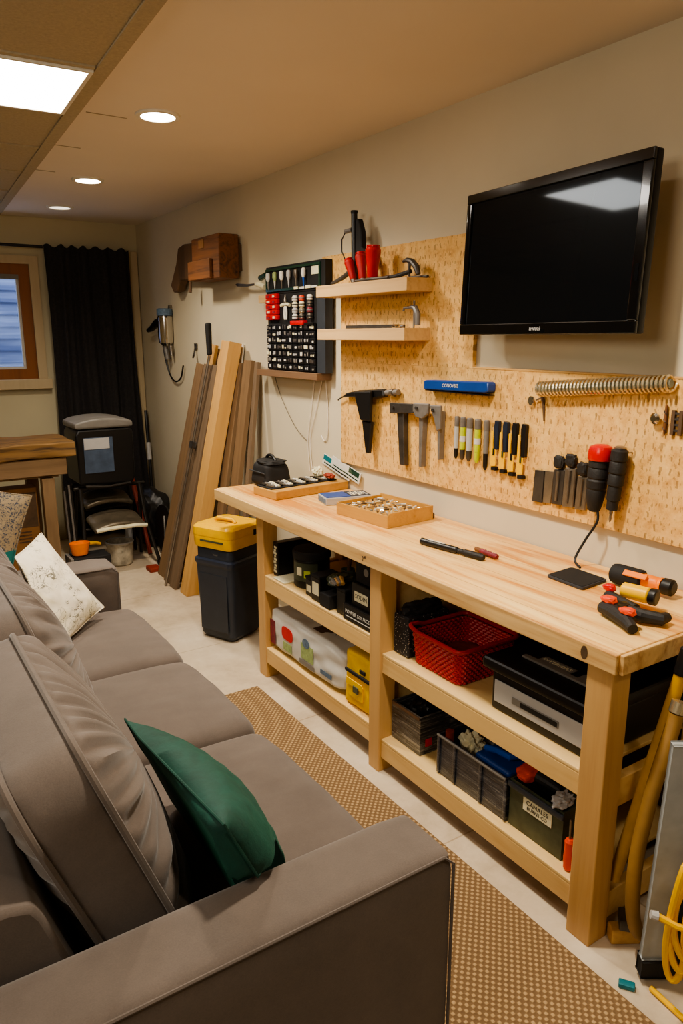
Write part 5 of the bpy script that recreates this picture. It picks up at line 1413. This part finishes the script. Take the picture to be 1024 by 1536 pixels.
# printed bag behind the sofa arm
t = root('printed_cushion', 'floppy printed cushion with teal lower part behind the sofa', 'cushion', (.62, 4.35, 0))
Mk = frame((.45, 4.33, .56), (1, -.25, -.32), (.22, .12, 1))
bm, rim = pillow(.46, .56, .14, 14.0)
for v in bm.verts: v.co = Mk @ v.co
part('cover', bm, m['print'], t, ang=80)
b = B(); b.tube([Mk @ p for p in rim], .005, 6, closed=True); part('seam', b, m['print'], t)
t = root('storage_stool', 'low dark crate standing under the printed cushion', 'crate', (.5, 4.4, 0))
part('body', B().box(.22, .68, 4.18, 4.52, .0, .20, .006), m['dark_ply'], t)
part('lid', B().box(.21, .69, 4.17, 4.53, .2005, .222, .004), m['table_wood'], t)

# black stove-like box
t = root('space_heater', 'black rounded cabinet with a grey and blue window, set on the stacked chairs', 'heater', (1.42, 5.28, .60))
y0, y1 = 5.12, 5.46
b = B(); b.prism([(1.215, .625), (1.575, .605), (1.60, .65), (1.60, .98), (1.575, 1.0), (1.23, 1.0), (1.21, .97)], lambda u, v, w: Vector((u, w, v)), y0, y1, .012, 2); part('cabinet', b, m['black'], t)
bm = rbox_pts(12, .20, .18, .024, .02, lambda p, hx, hy, hz: p+Vector((0, 0, .028*(1-(p.x/hx)**2) if p.z > 0 else 0)))
for v in bm.verts: v.co += Vector((1.405, 5.29, 1.0255))
part('top', bm, m['greym'], t, ang=50)
part('window', B().box(1.255, 1.455, y0-.006, y0-.0005, .70, .945, .003), m['bluegrey'], t, 'blue grey window panel')
part('window_band', B().box(1.258, 1.43, y0-.0085, y0-.0062, .865, .94, .001), m['greyl'], t)
part('base_lip', B().tube([(1.25, y0-.012, .615), (1.40, y0-.018, .60), (1.56, y0-.012, .612)], .010, 8), m['blk_metal'], t)
# stacked metal chairs
def seatpan(z, y, w, d, mat, dz):
    bm = rbox_pts(18, w/2, d/2, .020, .018, lambda p, hx, hy, hz: p+Vector((0, 0, .035*(1-(p.x/hx)**2)+.02*math.sin(p.y/hy*1.5))))
    for v in bm.verts: v.co += Vector((1.435, y, z))
    return bm
ct = [('lower', .355, 5.14, 'worn metal folding chair with a pale dusty seat, carrying the black heater'), ('upper', .455, 5.24, 'grey metal chair folded behind the dusty seat, under the black heater')]
t = root('metal_chair', ct[0][3], 'chair', (1.43, 5.2, 0))
part('seat', seatpan(.335, 5.10, .36, .26, None, 0), m['seat_metal'], t, ang=50)
part('seat_edge', B().tube([(1.26, 4.965, .325), (1.35, 4.955, .335), (1.52, 4.955, .335), (1.61, 4.965, .325)], .014, 8), m['cream'], t)
for x, xo in ((1.215, -.03), (1.655, .055)):
    part('leg', B().tube([(x-xo*.3, 5.17, .585), (x, 5.12, .33), (x+xo, 5.03, .018)], .013, 10), m['blk_metal'], t)
    part('leg', B().tube([(x, 5.22, .585), (x+xo*.3, 5.30, .30), (x+xo*.5, 5.36, .018)], .013, 10), m['blk_metal'], t)
    part('foot', B().cyl((x+xo, 5.027, .001), (x+xo, 5.029, .03), .020, n=16), m['black'], t)
part('crossbar', B().tube([(1.185, 5.19, .586), (1.68, 5.19, .586)], .013, 10), m['blk_metal'], t)
part('crossbar', B().tube([(1.225, 5.15, .30), (1.66, 5.15, .30)], .009, 8), m['blk_metal'], t)
t = root('metal_chair', ct[1][3], 'chair', (1.43, 5.3, 0))
part('seat', seatpan(.455, 5.33, .34, .20, None, 0), m['seat_metal'], t, ang=50)
for x, xo in ((1.235, -.03), (1.625, .03)):
    part('leg', B().tube([(x, 5.42, .575), (x+xo, 5.44, .30), (x+xo*1.6, 5.47, .01)], .012, 10), m['blk_metal'], t)
part('crossbar', B().tube([(1.23, 5.425, .574), (1.63, 5.425, .574)], .012, 10), m['blk_metal'], t)
part('crossbar', B().tube([(1.215, 5.435, .38), (1.64, 5.435, .38)], .010, 8), m['blk_metal'], t)
for i in range(4):
    single('metal_tube', B().tube([(1.10+.016*i, 5.02+.012*(i % 2), .005), (1.10+.016*i, 5.10+.012*(i % 2), .60+.02*(i % 3))], .0075, 8), m['blk_metal'] if i % 2 else m['grip_grey'], 'thin dull metal tube standing upright beside the stacked chairs', 'tube', 'tubes beside the stacked chairs')
t = root('paint_bucket', 'paint splashed pail under the stacked chairs', 'bucket', (1.50, 5.21, 0))
part('body', B().lathe((1.475, 5.20, .001), (0, 0, 1), [(.075, 0), (.085, .01), (.095, .15), (.098, .155), (.098, .17), (.094, .17), (.084, .02), (.001, .015)], 28), m['bucket'], t)
part('rim', B().tube([(1.475+.098*math.cos(a), 5.20+.098*math.sin(a), .172) for a in [2*math.pi*i/28 for i in range(28)]], .005, 6, closed=True), m['greyl'], t)
# orange scoop on a dark crate
t = root('crate', 'low dark crate beside the rough table leg with the orange scoop on it', 'crate', (1.15, 4.9, 0))
part('body', B().box(1.06, 1.30, 4.80, 4.965, .001, .20, .006), m['black_m'], t)
part('panel', B().box(1.04, 1.0595, 4.80, 4.965, .001, .205, .003), m['greym'], t)
t = root('scoop', 'orange plastic scoop on the low dark crate', 'scoop', (1.12, 4.88, .2))
b = B(); n = 20
b.rings([[Vector((1.12+r*math.cos(2*math.pi*i/n), 4.88+r*.8*math.sin(2*math.pi*i/n), z)) for i in range(n)] for r, z in ((.035, .202), (.05, .21), (.066, .29), (.063, .29), (.046, .215), (.001, .212))])
part('bowl', b, m['orange'], t)
part('handle', B().tube([(1.184, 4.88, .275), (1.23, 4.89, .27), (1.26, 4.90, .255)], [.014, .012, .010], 10), m['yelpole'], t)
single('rust_tray', B().box(1.58, 1.66, 4.86, 4.96, .001, .03, .004), m['rust_red'], 'small rust red tray on the floor in front of the paint splashed pail', 'tray')
# black bag and reel in the corner
single('sack', B().blob((1.86, 5.60, .21), (.13, .19, .235), 4, .22, 2.2, .8, 101, zmin=.001), m['black'], 'slumped black bag on the floor in the far corner', 'bag')
t = root('cable_reel', 'black cable reel with a pale cord end on the floor before the boards', 'reel', (1.90, 5.15, 0))
M = frame((1.86, 5.20, .206), (0, 1, 0), (0, 0, 1))
for xx in (1.80, 1.92): part('flange', B().lathe((xx, 5.16, .205), (1, 0, 0), [(.03, 0), (.20, .001), (.203, .006), (.20, .012), (.03, .013)], 32), m['black'], t)
part('winding', B().lathe((1.8135, 5.16, .205), (1, 0, 0), [(.15, 0), (.155, .02), (.15, .05), (.155, .08), (.15, .105)], 28), m['cord_k'], t)
part('cord_end', B().tube(bez([(1.795, 5.13, .33), (1.785, 5.10, .25), (1.79, 5.12, .17), (1.787, 5.09, .10)], 6), .006, 6), m['greym'], t)
single('rag', B().blob((1.665, 5.56, .13), (.03, .05, .11), 4, .3, 2.5, .8, 103), m['greyl'], 'grey rag hanging beside the chair leg in the far corner', 'rag')
t = root('work_boot', 'black boot standing in front of the cable reel', 'boot', (1.79, 4.85, 0))
bm = B().blob((1.79, 4.85, .045), (.048, .10, .045), 4, .1, 2, .75, 105, zmin=.012).bm; part('vamp', bm, m['black'], t, ang=60)
part('shaft', B().lathe((1.79, 4.89, .07), (0, .03, 1), [(.043, 0), (.046, .03), (.05, .12), (.046, .12), (.04, .03)], 18), m['black_m'], t)
part('sole', B().box(1.743, 1.837, 4.75, 4.94, .001, .0115, .004), m['rubber'], t)
t = root('broom_handle', 'thin black broom handle leaning on the corner casing', 'broom', (1.94, 5.9, 0))
part('pole', B().tube([(1.955, 5.82, .03), (2.005, 6.03, 1.02)], .013, 10), m['black'], t)
part('grip', B().tube([(1.985, 5.945, .62), (1.992, 5.975, .76)], .018, 10), m['greyl'], t)
part('head', B().box(1.86, 2.01, 5.795, 5.845, .001, .045, .006), m['black_m'], t)
single('wood_stick', B().tube([(1.70, 5.62, .32+.0), (1.69, 5.72, .62)], .02, 8) if False else B().tube([(1.735, 5.31, .006), (1.70, 5.60, .66)], [.016, .020], 8), m['rust_red'], 'reddish brown stick leaning beside the stacked chairs', 'stick')

# ------------------------------------------------------------------ right edge: poles, hose, frame and yellow cord
t = root('pole', 'yellow painted pole with a black cap leaning on the bench end', 'pole', (1.583, 1.055, .137))
P0, P1 = Vector((1.584, 1.048, .162)), Vector((1.668, .970, .795))
part('shaft', B().tube([P0, P1], .0165, 16), m['yelpole'], t)
d = (P1-P0).normalized()
part('cap', B().lathe(P1-d*.012, d, [(.019, 0), (.020, .003), (.020, .070), (.015, .075)], 18), m['black'], t)
t = root('hose', 'thick tan hose standing bent between the yellow pole and the grey bar', 'hose', (1.6, .95, 0))
part('tube', B().tube(bez([(1.622, .945, .70), (1.612, .946, .66), (1.560, .948, .503), (1.526, .95, .34), (1.526, .95, .195), (1.560, .952, .085), (1.625, .955, .0225)], 8), .0185, 14), m['tan_hose'], t)
part('ferrule', B().cyl((1.6225, .945, .702), (1.631, .944, .73), .021, n=16), m['brass'], t)
t = root('frame_rack', 'dark metal rack with a wide grey front bar beyond the tan hose', 'rack', (1.6, .85, 0))
F, T = Vector((1.507, .892, .075)), Vector((1.541, .825, .70))
d = (T-F).normalized()
Mr = frame((F+T)/2, Vector((.837, -.547, 0)), d)
L = (T-F).length
part('front_bar', B().box(-.036, .036, -L/2, L/2, -.008, .008, .004, M=Mr), m['pipe_grey'], t)
part('foot_bracket', B().box(-.036, .045, -L/2-.052, -L/2-.001, -.016, .016, .004, M=Mr), m['black_m'], t)
part('back_bar', B().box(.0365, .046, -L/2, L/2, -.025, .025, .003, M=Mr), m['black_m'], t)
part('base_tube', B().tube([(1.60, .83, .075), (1.69, .70, .07), (1.76, .56, .065)], .012, 10), m['grip_grey'], t)
part('base_tube', B().tube([(1.55, .862, .036), (1.66, .83, .018), (1.95, .80, .016)], .012, 10), m['black'], t)
part('upright', B().tube([(1.70, .70, .075), (1.80, .66, .75)], .014, 10), m['black'], t)
part('crossbar', B().tube([(1.570, .810, .60), (1.79, .67, .68)], .011, 10), m['black'], t)
single('teal_clip', B().box(-.020, .020, -.011, .011, 0, .013, .003, M=Matrix.Translation((1.458, .898, .001)) @ Matrix.Rotation(R(-55), 4, 'Z')), m['teal'], 'small teal plastic clip on the floor by the grey bar', 'clip')
single('yellow_rod', B().tube([(1.500, .858, .0085), (1.490, .762, .0085), (1.470, .62, .0085)], .007, 10), m['yellow'], 'thin yellow rod lying on the floor at the bottom corner', 'rod')
t = root('extension_cord', 'bright yellow extension cord bundled in loops on the dark rack', 'cord', (1.49, .79, .1))
def loop(cx, cy, z0, z1, w, s, n=28):
    return [(cx+w*.837*math.cos(2*math.pi*i/n)+.006*math.sin(4*math.pi*i/n+s), cy-w*.547*math.cos(2*math.pi*i/n)+.008*math.sin(4*math.pi*i/n+s), (z0+z1)/2+(z1-z0)/2*math.sin(2*math.pi*i/n)) for i in range(n)]
for i in range(6):
    part('loop', B().tube(loop(1.478+.009*i, .795-.010*i, .10+.035*(i % 3), .425-.012*i, .024+.008*(i % 3), i*.7), .0085, 8, closed=True), m['yellow'], t)
part('wrap', B().tube([(1.432, .822, .285), (1.452, .786, .275), (1.48, .742, .275), (1.52, .715, .28)], .0085, 8), m['yellow'], t)
part('plug', B().tube([(1.420, .834, .288), (1.4312, .8225, .2853)], [.010, .012], 10), m['greyl'], t)
part('plug', B().tube([(1.50, .765, .43), (1.535, .745, .50)], [.012, .016], 10), m['greym'], t)
single('wood_offcut', B().box(-.018, .018, -.04, .04, 0, .045, .003, M=Matrix.Translation((1.582, 1.0, .001)) @ Matrix.Rotation(R(58), 4, 'Z')), m['post_pale'], 'short pale wood offcut on the floor beside the bench leg', 'offcut')
single('steel_bracket', B().box(-.03, .03, -.020, .020, 0, .03, .004, M=Matrix.Translation((1.588, 1.0, .047)) @ Matrix.Rotation(R(40), 4, 'Z')), m['dsteel'], 'small dark steel block on top of the pale offcut', 'block')
t = root('leather_bag', 'mottled brown bag slumped behind the grey bar', 'bag', (1.8, .82, 0))
part('body', B().blob((1.87, .80, .30), (.10, .10, .30), 4, .25, 2.2, .75, 111, zmin=.035), m['brownskin'], t)
part('clasp', B().lathe((1.765, .86, .33), (-1, -.4, .3), [(.016, 0), (.020, .008), (.014, .018), (.001, .02)], 16), m['chrome'], t)

# ------------------------------------------------------------------ light, sky, camera
def area(name, loc, target, sx, sy, power, col):
    l = bpy.data.lights.new(name, 'AREA'); l.shape = 'RECTANGLE'; l.size = sx; l.size_y = sy; l.energy = power; l.color = col
    o = bpy.data.objects.new(name, l); COL.objects.link(o); o.location = loc
    d = Vector(target)-Vector(loc); o.rotation_euler = d.to_track_quat('-Z', 'Y').to_euler()
    return o
area('added_fill_lamp', (-1.3, .6, 2.40), (1.6, 2.0, .9), 1.1, 1.1, 26, (1, .90, .76))  # fill light added out of view to brighten the room, no fitting there
w = bpy.data.worlds.new('dusk_sky'); scene.world = w; w.use_nodes = True
bg = w.node_tree.nodes['Background']; bg.inputs['Color'].default_value = (.42, .52, .80, 1); bg.inputs['Strength'].default_value = 2.2
cam = bpy.data.cameras.new('camera'); co = bpy.data.objects.new('camera', cam); COL.objects.link(co)
cam.sensor_fit = 'VERTICAL'; cam.sensor_height = 36.0; cam.lens = 1105/1536*36.0; cam.clip_start = .02
co.location = (0, 0, 1.62)
yaw, pitch = R(33.2), math.atan(264/1105)
fw = Vector((math.sin(yaw)*math.cos(pitch), math.cos(yaw)*math.cos(pitch), -math.sin(pitch)))
co.rotation_euler = fw.to_track_quat('-Z', 'Y').to_euler()
scene.camera = co
scene.view_settings.view_transform = 'AgX'
scene.view_settings.look = 'AgX - Medium High Contrast'
scene.view_settings.exposure = 0.95
